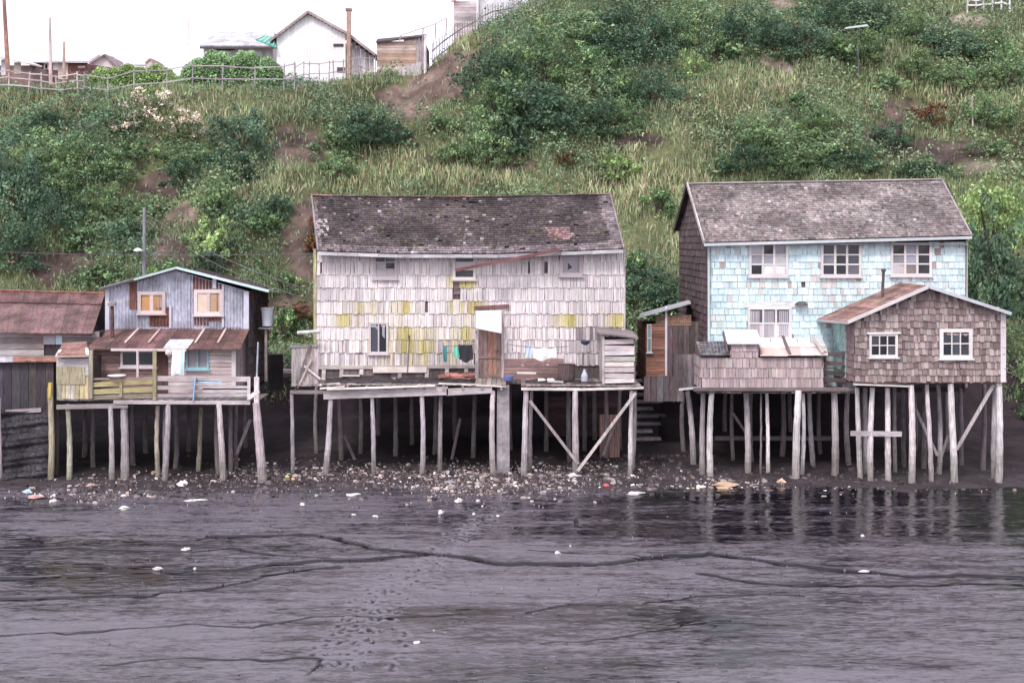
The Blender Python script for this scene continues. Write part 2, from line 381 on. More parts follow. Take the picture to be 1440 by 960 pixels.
for fx, fy in feet:
    i0 = np.searchsorted(xs, fx - .5); i1 = np.searchsorted(xs, fx + .5); j0 = np.searchsorted(ys, fy - .5); j1 = np.searchsorted(ys, fy + .5)
    ang = R.uniform(-.3, .9); sx = gx[j0:j1, i0:i1] - fx; sy = gy[j0:j1, i0:i1] - fy
    u = sx * math.cos(ang) + sy * math.sin(ang); v = -sx * math.sin(ang) + sy * math.cos(ang); r2 = (u / .052) ** 2 + (v / .105) ** 2
    z[j0:j1, i0:i1] += -.07 * np.exp(-r2) + .013 * np.exp(-((np.sqrt(r2) - 1.6) / .4) ** 2)
    wet[j0:j1, i0:i1] += 1.3 * np.exp(-r2 ** 2) - .5 * np.exp(-((np.sqrt(r2) - 1.8) / .6) ** 2)
fade = np.clip((45 - gy) / 2.0, 0, 1); z = z * fade - .0 * (1 - fade)
far = np.clip((np.abs(gx) - 22) / 10, 0, 1); z *= (1 - far)
nyy, nxx = gx.shape
idx = np.arange(nyy * nxx).reshape(nyy, nxx)
faces = np.stack([idx[:-1, :-1], idx[:-1, 1:], idx[1:, 1:], idx[1:, :-1]], -1).reshape(-1, 4)
m = bpy.data.materials.new('mud'); m.use_nodes = True; n = m.node_tree.nodes; L = m.node_tree.links; b = n['Principled BSDF']
at = n.new('ShaderNodeAttribute'); at.attribute_name = 'wet'
tc = n.new('ShaderNodeTexCoord'); mp = n.new('ShaderNodeMapping'); mp.inputs['Scale'].default_value = (.5, 1.6, 1); L.new(tc.outputs['Object'], mp.inputs[0])
nz = n.new('ShaderNodeTexNoise'); nz.inputs['Scale'].default_value = 1.6; nz.inputs['Detail'].default_value = 9; nz.inputs['Roughness'].default_value = .68; L.new(mp.outputs[0], nz.inputs['Vector'])
ad = n.new('ShaderNodeMath'); ad.operation = 'MULTIPLY_ADD'; ad.inputs[1].default_value = 3.4; L.new(nz.outputs[0], ad.inputs[0]); ad.use_clamp = False
sb = n.new('ShaderNodeMath'); sb.operation = 'SUBTRACT'; sb.inputs[1].default_value = 1.72; L.new(at.outputs['Fac'], sb.inputs[0]); L.new(sb.outputs[0], ad.inputs[2])
mp3 = n.new('ShaderNodeMapping'); mp3.inputs['Scale'].default_value = (1.3, 4.0, 1); L.new(tc.outputs['Object'], mp3.inputs[0])
n3 = n.new('ShaderNodeTexNoise'); n3.inputs['Scale'].default_value = 2.6; n3.inputs['Detail'].default_value = 7; n3.inputs['Roughness'].default_value = .75; L.new(mp3.outputs[0], n3.inputs['Vector'])
a3 = n.new('ShaderNodeMath'); a3.operation = 'MULTIPLY_ADD'; a3.inputs[1].default_value = 5.2; L.new(n3.outputs[0], a3.inputs[0]); L.new(ad.outputs[0], a3.inputs[2])
a4 = n.new('ShaderNodeMath'); a4.operation = 'SUBTRACT'; a4.inputs[1].default_value = 2.60; L.new(a3.outputs[0], a4.inputs[0])
rc = n.new('ShaderNodeMapRange'); rc.inputs[1].default_value = .1; rc.inputs[2].default_value = 1.35; L.new(a4.outputs[0], rc.inputs[0])
cr = n.new('ShaderNodeValToRGB'); cr.color_ramp.elements[0].color = (.125, .112, .135, 1); cr.color_ramp.elements[1].color = (.007, .006, .010, 1)
e = cr.color_ramp.elements.new(.40); e.color = (.070, .061, .074, 1); e = cr.color_ramp.elements.new(.58); e.color = (.026, .022, .029, 1)
L.new(rc.outputs[0], cr.inputs[0]); L.new(cr.outputs[0], b.inputs['Base Color'])
rr = n.new('ShaderNodeMapRange'); rr.inputs[3].default_value = .27; rr.inputs[4].default_value = .06; L.new(rc.outputs[0], rr.inputs[0]); L.new(rr.outputs[0], b.inputs['Roughness'])
sp = n.new('ShaderNodeMapRange'); sp.inputs[1].default_value = 1.7; sp.inputs[2].default_value = 2.6; sp.inputs[3].default_value = .5; sp.inputs[4].default_value = .10; L.new(at.outputs['Fac'], sp.inputs[0]); L.new(sp.outputs[0], b.inputs['Specular IOR Level'])
n2 = n.new('ShaderNodeTexNoise'); n2.inputs['Scale'].default_value = 11; n2.inputs['Detail'].default_value = 6; n2.inputs['Roughness'].default_value = .7; mp4 = n.new('ShaderNodeMapping'); mp4.inputs['Scale'].default_value = (.8, 1.2, 1); L.new(tc.outputs['Object'], mp4.inputs[0]); L.new(mp4.outputs[0], n2.inputs['Vector'])
bp = n.new('ShaderNodeBump'); bp.inputs['Distance'].default_value = .03
bs = n.new('ShaderNodeMapRange'); bs.inputs[3].default_value = .8; bs.inputs[4].default_value = .05; L.new(rc.outputs[0], bs.inputs[0]); L.new(bs.outputs[0], bp.inputs['Strength'])
L.new(n2.outputs[0], bp.inputs['Height']); L.new(bp.outputs[0], b.inputs['Normal'])
MATS['mud'] = m
mud = structure(np_mesh('mud_flat', np.stack([gx, gy, z], -1).reshape(-1, 3), faces, None, 'mud', smooth=True))
wa = mud.data.attributes.new('wet', 'FLOAT', 'POINT'); wa.data.foreach_set('value', wet.astype(np.float32).ravel())

# ---------------------------------------------------------------- beach, bank and hill
SOIL = [ # bare patches seen on the slope: px, py, rx, ry, colour
 (620, 118, 50, 28, 0), (655, 85, 28, 14, 0), (570, 145, 45, 22, 0), (420, 205, 38, 25, 1), (225, 262, 38, 18, 1), (430, 335, 30, 55, 1), (250, 300, 30, 14, 0),
 (890, 197, 34, 10, 2), (1090, 92, 20, 9, 3), (1100, 8, 22, 8, 3), (1330, 215, 75, 16, 2), (1385, 236, 34, 9, 3), (1265, 158, 26, 14, 1), (1240, 190, 30, 22, 1),
 (400, 432, 45, 16, 1), (60, 375, 26, 22, 1), (180, 170, 26, 8, 3), (1370, 34, 34, 9, 3), (730, 235, 30, 8, 1), (560, 190, 24, 10, 1), (240, 350, 30, 22, 1), (105, 370, 30, 20, 1)]
SC = [(.150, .105, .090), (.095, .066, .058), (.06, .044, .040), (.19, .155, .125)]
xs = nonuni(-420, 420, -38, 38, .25, gr)
ys = np.concatenate([np.arange(41.6, 62, .14), np.arange(62, 96, .25), 96 + np.cumsum(np.geomspace(.5, 40, 14)), [420]])
gx, gy = np.meshgrid(xs, ys); z = Gb(gx, gy)
beach = np.clip((54 - gy) / 2, 0, 1)
PXg, PYg = px_of(gx, gy, z)
t = np.zeros(gx.shape + (3,)); nn = fbm(gx * .35, gy * .35, 61, 4)[..., None]
t[:] = np.array((.085, .088, .045)) * (1 + nn * .9)
hm = (gy > 58)
def soilmask(px, py):
    best = np.zeros(np.shape(px)); col = np.zeros(np.shape(px) + (3,))
    wx = fbm(px * .03, py * .03, 71, 3) * 22; wy = fbm(px * .03, py * .03, 72, 3) * 14
    for (cx_, cy_, rx, ry, k) in SOIL:
        d_ = np.exp(-(((px + wx - cx_) / rx) ** 2 + ((py + wy - cy_) / ry) ** 2) ** 1.5 * .8)
        w_ = d_ > best; best = np.where(w_, d_, best); col = np.where(w_[..., None], np.array(SC[k]), col)
    return best, col
sm_, sc_ = soilmask(PXg, PYg); sm2 = np.clip((sm_ + fbm(gx * 1.1, gy * 1.1, 88, 3) * .35 - .3) / .25, 0, 1)[..., None] * hm[..., None]; sc_ = sc_ * (1 + fbm(gx * 1.5, gy * 1.5, 89, 4) * .9)[..., None]
t = t * (1 - sm2) + sc_ * sm2
dark = np.array((.036, .028, .031)); bank = np.clip((58.5 - gy) / 2.0, 0, 1)[..., None]  # bank soil tinted near-black to stand in for the shade under the houses
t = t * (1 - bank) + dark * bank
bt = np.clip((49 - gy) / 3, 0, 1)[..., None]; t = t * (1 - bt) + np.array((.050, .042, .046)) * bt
nyy, nxx = gx.shape; idx = np.arange(nyy * nxx).reshape(nyy, nxx)
faces = np.stack([idx[:-1, :-1], idx[:-1, 1:], idx[1:, 1:], idx[1:, :-1]], -1).reshape(-1, 4)
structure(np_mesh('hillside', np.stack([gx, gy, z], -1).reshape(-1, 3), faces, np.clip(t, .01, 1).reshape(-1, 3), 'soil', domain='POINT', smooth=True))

# ---------------------------------------------------------------- grass and undergrowth on the slope (nobody could count it)
STRAW = [(960, 240, 120, 60), (1010, 150, 80, 50), (600, 235, 130, 40), (520, 250, 80, 30), (880, 250, 90, 60), (1340, 60, 90, 40), (450, 95, 90, 22), (260, 160, 120, 40), (1110, 120, 70, 30), (700, 255, 80, 20),
         (915, 345, 50, 40), (60, 160, 80, 30), (620, 75, 60, 30), (1300, 130, 90, 40), (400, 270, 60, 40)]
def strawness(px, py):
    s = np.zeros(px.shape)
    for (a, b_, c, d_) in STRAW: s = np.maximum(s, np.exp(-((px - a) / c) ** 2 - ((py - b_) / d_) ** 2))
    return np.clip(s * .9 + fbm(px * .02, py * .03, 81, 3) * .7, 0, 1)
def blades(n, seed, hmin, hmax, wmin, wmax, y0=55.0, y1=96, ferny=False):
    r = np.random.default_rng(seed); x = r.uniform(-40, 40, n); y = y0 + (y1 - y0) * r.random(n) ** 1.1; z = G(x, y)
    px, py = px_of(x, y, z); ok = (px > -60) & (px < 1520) & (py > -60); x, y, z, px, py = x[ok], y[ok], z[ok], px[ok], py[ok]
    sm, _ = soilmask(px, py); keep = r.random(len(x)) > np.clip(sm * 2.2 + fbm(x * .9, y * .9, 87, 3) * .9 - .25, 0, .93)
    clump = fbm(x * .5, y * .5, 91 + seed, 3); keep &= r.random(len(x)) < np.clip(.75 + clump * 1.2, .15, 1); keep &= (y > 57.2) | (r.random(len(x)) < np.where(px > 1395, .9, np.where(((px > 372) & (px < 412)) | ((px > 893) & (px < 955)), .4, 0)))
    x, y, z, px, py, clump = x[keep], y[keep], z[keep], px[keep], py[keep], clump[keep]; n = len(x)
    st = strawness(px, py); mixr = np.clip(st + r.uniform(-.3, .3, n), 0, 1)[:, None]
    g1 = np.array((.17, .25, .14)); g2 = np.array((.46, .43, .32)); g3 = np.array((.29, .38, .21))
    c = g1 * (1 - mixr) + np.where(r.random((n, 1)) < .32, g2, g3) * mixr; c = c * r.uniform(.6, 1.35, (n, 1))
    c = np.where(r.random((n, 1)) < .05, np.array((.20, .13, .085)), c)
    return x, y, z, c, st, clump, r, n
x, y, z, c, st, cl, r, n = blades(430000, 1, .3, .9, .03, .06)
h = r.uniform(.12, .38, n) * (1 + .6 * st + .6 * np.clip(cl, -.5, .6)); w = r.uniform(.014, .038, n); a = r.uniform(0, 6.28, n); lx = r.normal(0, .22, n) * h; ly = r.normal(-.1, .2, n) * h
v = np.empty((n, 4, 3)); dx = np.cos(a) * w; dy = np.sin(a) * w
v[:, 0] = np.stack([x - dx, y - dy, z - .05], -1); v[:, 1] = np.stack([x + dx, y + dy, z - .05], -1)
v[:, 2] = np.stack([x + dx * .6 + lx * .4, y + dy * .6 + ly * .4, z + h * .6], -1); v[:, 3] = np.stack([x + lx, y + ly, z + h], -1)
fc = (np.arange(n) * 4)[:, None] + np.array([[0, 1, 2, 3]])
stuff(tag(np_mesh('hillside_grass', v.reshape(-1, 3), fc, c, 'grass'), 'long green and straw coloured grass covering the steep slope behind the houses', 'grass'))

def leafcards(cx_, cy_, cz_, size, r, up=.5):
    """bent leaf quads at the given points"""
    n = len(cx_); nrm = r.normal(0, 1, (n, 3)); nrm[:, 2] = np.abs(nrm[:, 2]) + up; nrm[:, 1] -= .4; nrm /= np.linalg.norm(nrm, axis=1)[:, None]
    t1 = np.cross(nrm, r.normal(0, 1, (n, 3))); t1 /= np.linalg.norm(t1, axis=1)[:, None] + 1e-9; t2 = np.cross(nrm, t1)
    s = (size * r.uniform(.6, 1.3, n))[:, None]; c0 = np.stack([cx_, cy_, cz_], -1); v = np.empty((n, 4, 3))
    v[:, 0] = c0 - t1 * s; v[:, 1] = c0 - t2 * s * .5 - nrm * s * .12; v[:, 2] = c0 + t1 * s - nrm * s * .3; v[:, 3] = c0 + t2 * s * .5 - nrm * s * .12
    return v
THK = [(760, 120, 140, 105), (880, 60, 110, 90), (1150, 40, 170, 48), (1380, 80, 90, 50), (80, 250, 130, 95), (1130, 215, 130, 36), (310, 300, 60, 60), (500, 190, 75, 40), (180, 330, 120, 50), (1240, 185, 60, 30)]
x, y, z, c, st, cl, r, n = blades(640000, 2, 0, 0, 0, 0)
_px, _py = px_of(x, y, z); tk = np.zeros(n)
for (a, b_, c_, d_) in THK: tk = np.maximum(tk, np.clip(1.6 * np.exp(-(((_px - a) / c_) ** 2 + ((_py - b_) / d_) ** 2) ** 1.5) + fbm(x * .4, y * .4, 139, 3) * .8 - .1, 0, 1) * (np.hypot((_px - a) / c_, (_py - b_) / d_) < 1.5))
sil = np.interp(_px, [c[0] for c in CP], [c[1] for c in CP]); tk = tk * np.clip((_py - sil - 12) / 14, 0, 1)
k = (r.random(n) < tk * .9) | (r.random(n) < .66 * np.clip(1.05 - st * 1.0 + fbm(x * .35, y * .35, 131, 3) * 1.3, .08, 1)); x, y, z, st, cl = x[k], y[k], z[k], st[k], cl[k]; tk = tk[k]; n = len(x)
mound = np.clip(fbm(x * .55, y * .55, 133, 3) + .15, 0, 1)
zz = z + r.random(n) ** .6 * (.12 + mound * (1.9 + tk * 1.6) + tk * .5)
v = leafcards(x, y, zz, np.full(n, .095), r)
b1 = np.array((.082, .155, .098)); b2 = np.array((.19, .28, .15)); m_ = np.clip(fbm(x * .25, y * .25, 137, 3) + .5 - tk * .25 + r.normal(0, .2, n), 0, 1)[:, None]
c = (b1 * (1 - m_) + b2 * m_) * r.uniform(.6, 1.35, (n, 1)); c = np.where(r.random((n, 1)) < .04, np.array((.17, .10, .07)), c)
fc = (np.arange(n) * 4)[:, None] + np.array([[0, 1, 2, 3]])
stuff(tag(np_mesh('hillside_undergrowth', v.reshape(-1, 3), fc, c, 'leaf'), 'low tangled green undergrowth of ferns and brambles over the hillside', 'undergrowth'))

# ---------------------------------------------------------------- shrubs: thick clumps of leaves on branching stems
def make_foliage(seed, nclump, nleaf, leaf, pal, shape=1.0):
    r = np.random.default_rng(seed); pts = []; cols = []
    for i in range(nclump):
        th = r.uniform(0, 2 * math.pi); ph = math.asin(r.uniform(-.25, 1)); q = r.uniform(.35, 1.0) ** .7 * (1.25 if i % 5 == 0 else 1)
        c0 = np.array([math.cos(th) * math.cos(ph) * q, math.sin(th) * math.cos(ph) * q, math.sin(ph) * q * shape + .15])
        c0 *= 1 + .35 * (r.random() - .5); rad = r.uniform(.08, .26) * (.55 if i % 5 == 0 else 1); nl = int(nleaf * (rad / .2) ** 2)
        d_ = r.normal(0, 1, (nl, 3)); d_ /= np.linalg.norm(d_, axis=1)[:, None]; d_ *= (r.random((nl, 1)) ** .45) * rad; d_[:, 2] *= .75
        pts.append(c0 + d_); tone = np.array(pal[r.integers(len(pal))]) * r.uniform(.75, 1.25)
        cols.append(tone * r.uniform(.7, 1.3, (nl, 1)))
    p = np.concatenate(pts); c = np.concatenate(cols); p = p[p[:, 2] > -.05] if False else p
    v = leafcards(p[:, 0], p[:, 1], np.maximum(p[:, 2], .0) , leaf * r.choice([.7, 1, 1.5], len(p)), r); return v, c
PAL = {'dark': [(.052, .105, .068), (.066, .125, .08), (.09, .165, .10)], 'mid': [(.14, .235, .12), (.175, .275, .13), (.105, .19, .10)],
       'light': [(.25, .38, .16), (.17, .28, .12), (.23, .34, .15)], 'flower': [(.09, .14, .07), (.11, .16, .08), (.62, .60, .53)],
       'rusty': [(.20, .10, .06), (.15, .08, .055), (.10, .11, .05)], 'hedge': [(.20, .34, .18), (.24, .38, .20), (.16, .29, .15)]}
FOL = {}
def foliage_mesh(kind, var, big):
    key = (kind, var, big)
    if key not in FOL:
        sd = sum(map(ord, kind)) + var * 31 + (7 if big else 0)
        if big: v, c = make_foliage(sd, 120, 62, .036, PAL[kind])
        else: v, c = make_foliage(sd, 60, 44, .062, PAL[kind])
        n = len(v); fc = (np.arange(n) * 4)[:, None] + np.array([[0, 1, 2, 3]])
        o = np_mesh('foliage', v.reshape(-1, 3), fc, c, 'leaf'); FOL[key] = o.data; bpy.data.objects.remove(o)
    return FOL[key]
STEM = None
def stem_mesh():
    global STEM
    if STEM is None:
        mb = MB()
        for i in range(6):
            a = i * 1.05 + R.random(); e = Vector((math.cos(a) * .55, math.sin(a) * .55, .75 + R.uniform(-.2, .15)))
            mb.tube([(0, 0, -.5), tuple(e * .35), tuple(e * .7 + Vector((R.uniform(-.05, .05), 0, 0))), tuple(e)], [.05, .035, .02, .008], (.09, .07, .06), n=6)
        o = mb.build('stem', 'wood_z'); STEM = o.data; bpy.data.objects.remove(o)
    return STEM
def shrub(px, py, rx, ry, kind, label, var=0, group=None, cat='shrub', name='shrub', at=None, trunk=False):
    """px, py: middle of the crown as seen; rx, ry: its half width and height in pixels there"""
    x, y, z = at if at else hit(px, py + ry * .55)
    sx = rx * y / F * 1.12; sz = ry * y / F * 1.4; big = sx > 1.5
    t = thing(name, (x, y, z - .1), label, cat, group)
    f = bpy.data.objects.new('foliage' if not trunk else 'crown', foliage_mesh(kind, var % 3, big)); COL.objects.link(f); f.parent = t
    f.scale = (sx, min(sx, sz) * .9, sz); f.rotation_euler = (0, 0, (var * 2.4) % 6.28); 
    s = bpy.data.objects.new('stem' if not trunk else 'trunk', stem_mesh()); COL.objects.link(s); s.parent = t; s.scale = (sx * .8, sx * .8, sz)
    return t
SH = [ # px, py, rx, ry, kind, label
 (338, 195, 44, 50, 'dark', 'tall dark shrub standing alone on the left slope below the long rail fence', 'tree'),
 (335, 245, 32, 30, 'dark', 'dark bush filling the hollow under the tall lone shrub on the left slope', 0),
 (512, 180, 62, 36, 'dark', 'wide dark bush on the slope below the white gabled shed', 0),
 (468, 205, 34, 26, 'mid', 'green bush at the lower left foot of the wide dark bush under the white shed', 0),
 (545, 190, 34, 22, 'dark', 'dark bush tip trailing right towards the bare red bank', 0),
 (470, 235, 36, 20, 'mid', 'low green bush on pale grass above the left end of the long mossy roof', 0),
 (690, 105, 52, 46, 'dark', 'big dark bush at the left edge of the central thicket beside the bare red bank', 0),
 (760, 85, 55, 50, 'mid', 'broad green bush in the top middle of the central thicket', 0),
 (745, 150, 60, 48, 'dark', 'largest dark bush in the heart of the central thicket', 0),
 (805, 165, 55, 40, 'dark', 'dark spreading bush at the lower right of the central thicket', 0),
 (684, 205, 42, 44, 'mid', 'rounded leafy bush hanging lowest from the central thicket above the mossy roof', 0),
 (720, 195, 34, 34, 'dark', 'dark bush tucked behind the lowest rounded bush of the central thicket', 0),
 (830, 100, 48, 40, 'mid', 'green bush on the right shoulder of the central thicket', 0),
 (812, 45, 46, 32, 'mid', 'green bush just right of the top of the picket fence', 0),
 (858, 40, 46, 40, 'dark', 'dark bush near the top edge, second right of the picket fence', 0),
 (918, 60, 42, 44, 'dark', 'tall dark bush on the upper slope left of the narrow grassy gully', 0),
 (922, 128, 36, 32, 'dark', 'dark drooping bush that ends in the dry grass above the gap between the big houses', 0),
 (880, 125, 30, 30, 'mid', 'green bush between the central thicket and the drooping dark bush', 0),
 (975, 22, 40, 30, 'mid', 'green bush at the top edge above the narrow grassy gully', 0),
 (1032, 50, 40, 38, 'dark', 'dark bush above and left of the pale bare patch on the upper slope', 0),
 (1080, 45, 34, 30, 'dark', 'dark bush directly above the pale bare patch on the upper slope', 0),
 (1128, 58, 38, 36, 'dark', 'dark bush right above the bare patch, left of the street lamp', 0),
 (1165, 20, 46, 28, 'dark', 'dark bush at the top edge left of the street lamp', 0),
 (1178, 72, 30, 26, 'mid', 'green bush directly left of the street lamp pole', 0),
 (1228, 25, 40, 28, 'dark', 'dark bush at the top edge behind the street lamp', 0),
 (1282, 45, 42, 30, 'mid', 'green bush on the upper slope right of the street lamp', 0),
 (1335, 62, 44, 28, 'dark', 'dark low bush below the dry grass at the upper right corner', 0),
 (1385, 70, 36, 32, 'mid', 'round green bush at the right edge near the top of the slope', 0),
 (1290, 90, 34, 22, 'mid', 'low green bush under the two bushes right of the street lamp', 0),
 (1420, 100, 36, 34, 'mid', 'green bush cut off by the right edge of the upper slope', 0),
 (975, 95, 20, 26, 'light', 'small yellowish bush in the narrow grassy gully', 0),
 (1060, 190, 44, 24, 'mid', 'low green bush on the slope above the left end of the grey shingle roof', 0),
 (1150, 175, 48, 26, 'mid', 'low green bush in the middle of the slope above the grey shingle roof', 0),
 (1055, 225, 50, 26, 'dark', 'dark bush just above the left end of the grey shingle roof', 0),
 (1130, 212, 58, 30, 'mid', 'spreading bush with pale specks right above the middle of the grey roof', 0),
 (1195, 225, 44, 24, 'dark', 'dark low bush above the right half of the grey shingle roof', 0),
 (1250, 190, 44, 24, 'dark', 'dark bush beside the reddish bare hollow on the right slope', 0),
 (1310, 165, 28, 22, 'rusty', 'rusty brown bush in the reddish bare hollow on the right slope', 0),
 (1300, 238, 44, 16, 'dark', 'low dark bush behind the right end of the grey roof ridge', 0),
 (1240, 115, 30, 18, 'mid', 'small green bush at the foot of the street lamp pole', 0),
 (1120, 145, 32, 18, 'mid', 'small green bush in dry grass below the pale bare patch', 0),
 (1390, 160, 34, 30, 'mid', 'green bush at the right edge halfway up the slope', 0),
 (1385, 205, 34, 16, 'mid', 'low green bush above the dark bare track at the right edge', 0),
 (925, 285, 30, 24, 'mid', 'green bush on the grass in the gap between the two biggest houses, uppermost', 0),
 (912, 400, 44, 36, 'dark', 'dark bush low in the gap between the two biggest houses', 0),
 (940, 425, 34, 24, 'dark', 'dark leafy bush behind the small orange boarded lean-to', 0),
 (890, 375, 24, 26, 'mid', 'green bush touching the right wall of the white shingled house', 0),
 (22, 262, 48, 62, 'dark', 'big dark tree crown at the left edge of the slope', 'tree'),
 (20, 345, 46, 52, 'dark', 'dark tree crown above the rusty roof at the left edge', 'tree'),
 (72, 300, 38, 34, 'dark', 'dark bush between the left edge trees and the bright green bank', 0),
 (62, 220, 40, 36, 'mid', 'soft green bush above the dark bush on the left slope', 0),
 (112, 222, 44, 40, 'mid', 'rounded soft green bush on the upper left slope under the dry grass', 0),
 (155, 235, 36, 26, 'mid', 'low soft green bush right of the rounded one on the upper left slope', 0),
 (150, 290, 44, 28, 'mid', 'broad green bush in the middle of the left slope above the gabled house', 0),
 (195, 210, 34, 20, 'mid', 'flat green bush left of the dark hollow on the upper left slope', 0),
 (262, 218, 40, 18, 'mid', 'flat topped green bush over the dark hollow on the left slope', 0),
 (262, 245, 30, 24, 'dark', 'very dark bush in the hollow of the left slope', 0),
 (182, 325, 40, 22, 'dark', 'dark bush left of the thin lamp pole above the gabled house', 0),
 (120, 340, 34, 24, 'mid', 'green bush above the right end of the rusty roof', 0),
 (312, 282, 32, 34, 'mid', 'greyish green bush on the slope above and right of the gabled house', 0),
 (292, 338, 34, 34, 'light', 'pale green bush right behind the gabled house roof', 0),
 (292, 372, 32, 20, 'dark', 'dark bush under the pale green bush behind the gabled house', 0),
 (370, 310, 28, 22, 'mid', 'green bush on the slope left of the brown bare bank', 0),
 (392, 290, 28, 24, 'dark', 'dark bush beside the brown bare bank left of the mossy roof', 0),
 (235, 385, 30, 24, 'mid', 'green bush at the roof peak of the gabled house', 0),
 (140, 385, 34, 22, 'mid', 'green bush between the rusty roof and the gabled house', 0),
 (458, 322, 30, 44, 'rusty', 'brownish bush against the left end of the mossy roof', 0),
 (400, 460, 24, 34, 'mid', 'bright green bush in the gap right of the gabled house', 0),
 (420, 500, 24, 18, 'mid', 'low green bush behind the patched plank fence of the white shingled house', 0),
 (408, 436, 40, 15, 'rusty', 'heap of rusty brown dead fern in the gap right of the gabled house', 0),
 (400, 398, 34, 18, 'mid', 'green bush above the heap of rusty dead fern', 0),
 (208, 150, 40, 28, 'flower', 'white flowering bush on the upper left slope below the rail fence', 0),
 (254, 176, 34, 28, 'flower', 'white flowering bush beside the tall lone dark shrub', 0),
 (176, 172, 28, 20, 'flower', 'small cream flowering bush, leftmost of the three flowering ones', 0),
 (213, 130, 18, 12, 'light', 'small bright green bush at the foot of the long rail fence', 0),
 (75, 172, 36, 18, 'dark', 'dark low bush under the far left end of the fence', 0),
 (30, 185, 36, 20, 'mid', 'green bush at the left edge under the far left fence', 0),
 (140, 160, 34, 14, 'mid', 'low green bush in dry grass below the rounded fence hedge', 0),
 (620, 172, 30, 16, 'mid', 'small green bush below the bare red bank', 0),
 (800, 225, 28, 12, 'rusty', 'small brown bush low on the grass above the mossy roof', 0),
 (865, 235, 30, 24, 'light', 'pale green bush on the grass above the right end of the mossy roof', 0),
 (1010, 235, 24, 16, 'mid', 'small green bush near the upper left corner of the grey shingle roof', 0),
 (700, 150, 46, 40, 'mid', 'leafy green bush in the left half of the central thicket under the largest dark one', 0),
 (850, 70, 44, 34, 'dark', 'dark bush filling the upper right of the central thicket', 0),
 (950, 45, 34, 30, 'mid', 'green bush at the top left rim of the narrow grassy gully', 0),
 (870, 170, 34, 30, 'mid', 'green bush hanging below the right shoulder of the central thicket', 0),
 (1010, 70, 30, 26, 'mid', 'green bush between the narrow grassy gully and the pale bare patch', 0),
 (1100, 232, 40, 20, 'mid', 'leafy bush touching the grey shingle ridge at its left third', 0),
 (1220, 70, 34, 26, 'mid', 'green bush hugging the street lamp pole on its right', 0),
 (1340, 110, 40, 24, 'mid', 'green bush below the low dark bush at the upper right', 0),
 (640, 215, 30, 20, 'mid', 'low green bush left of the rounded lowest bush of the thicket', 0),
 (90, 262, 40, 26, 'mid', 'green bush below the rounded soft green one on the left slope', 0),
 (210, 290, 34, 20, 'mid', 'low green bush above the thin lamp pole on the left slope', 0),
 
]
for i, (px, py, rx, ry, kind, lab, tr) in enumerate(SH):
    shrub(px, py, rx, ry, kind, lab, i, 'shrubs on the slope', 'tree' if tr else 'shrub', 'tree' if tr else 'shrub', trunk=bool(tr))
# bright bush and dark tree at the right end, standing on the level ground behind the turquoise house
shrub(0, 0, 55, 62, 'light', 'bright yellow green leafy bush right of the grey shingle roof', 1, at=(X(1388, 60), 60.0, Z(345, 60)))
shrub(0, 0, 62, 92, 'dark', 'dark leafy tree behind the right end of the turquoise house', 2, at=(X(1400, 56.8), 56.8, Z(440, 56.8)), cat='tree', name='tree', trunk=True)
shrub(0, 0, 34, 70, 'mid', 'green bush on the bank right of the annex at the right edge', 4, at=(X(1455, 54.5), 54.5, 1.2))
# hedges along the fence on the hill
def hedge(px0, px1, pyt, pyb, Y, lab, kind='hedge'):
    x0, x1 = X(px0, Y), X(px1, Y); zb = float(G((x0 + x1) / 2, Y)) - .2; zt = Z(pyt, Y)
    r = np.random.default_rng(int(px0) + 5); n = int((x1 - x0) * (zt - zb) * 1500); u = r.random(n); an = r.uniform(0, math.pi * 1.0, n)
    prof = (np.clip(1 - np.abs(u * 2 - 1) ** 4.0, 0, 1)) ** .5; lump = 1 + .07 * np.sin(u * 21 + px0) + .05 * np.sin(u * 47)
    q = r.random(n) ** .25; dpt = 1.1
    xx = x0 + u * (x1 - x0) + r.normal(0, .05, n); yy = Y + np.cos(an + math.pi / 2 * 0) * dpt * q * prof; zz = zb + (zt - zb) * prof * lump * np.abs(np.sin(an)) ** .45 * q
    v = leafcards(xx, yy, zz, np.full(n, .085), r); pal = np.array(PAL[kind]); c = pal[r.integers(len(pal), size=n)] * r.uniform(.7, 1.3, (n, 1))
    fc = (np.arange(n) * 4)[:, None] + np.array([[0, 1, 2, 3]]); o = np_mesh('hedge', (v - np.array([(x0 + x1) / 2, Y, zb])).reshape(-1, 3), fc, c, 'leaf', loc=((x0 + x1) / 2, Y, zb))
    tag(o, lab, 'hedge')
hedge(252, 402, 74, 130, 80, 'large rounded clipped hedge behind the rail fence, left of the white gabled shed')
hedge(118, 262, 93, 130, 81, 'lower loose light green hedge left of the large rounded one', 'light')
# ================================================================ white shingled house in the middle
OLD = (.40, .36, .37)
mh = thing('shingled_house', (X(660, 48), 48, 3.3), 'long house of weathered white wooden shingles with yellow lichen under a mossy dark roof', 'house')
Y0 = 48.0; x0, x1 = X(445, Y0), X(877, Y0); zt = Z(350, Y0); zb = Z(514, Y0); Wd = x1 - x0; Hh = zt - zb
cor = MB(); cor.box(x0, x1, Y0 + .02, Y0 + 7.6, 3.25, zt, (.10, .08, .08)); cor.build('inner_wall', 'wood_z', mh)
def uvr(px, py): return X(px, Y0) - x0, Z(py, Y0) - zb
def hole(a, b, c, d_): u0, v1 = uvr(a, b); u1, v0 = uvr(c, d_); return (u0, u1, v0, v1)
holes = [hole(527, 352, 557, 390), hole(640, 352, 667, 391), hole(787, 352, 817, 386), hole(520, 454, 545, 497), hole(668, 436, 708, 520), hole(638, 395, 647, 414), hole(700, 507, 790, 520), hole(499, 488, 545, 502)]
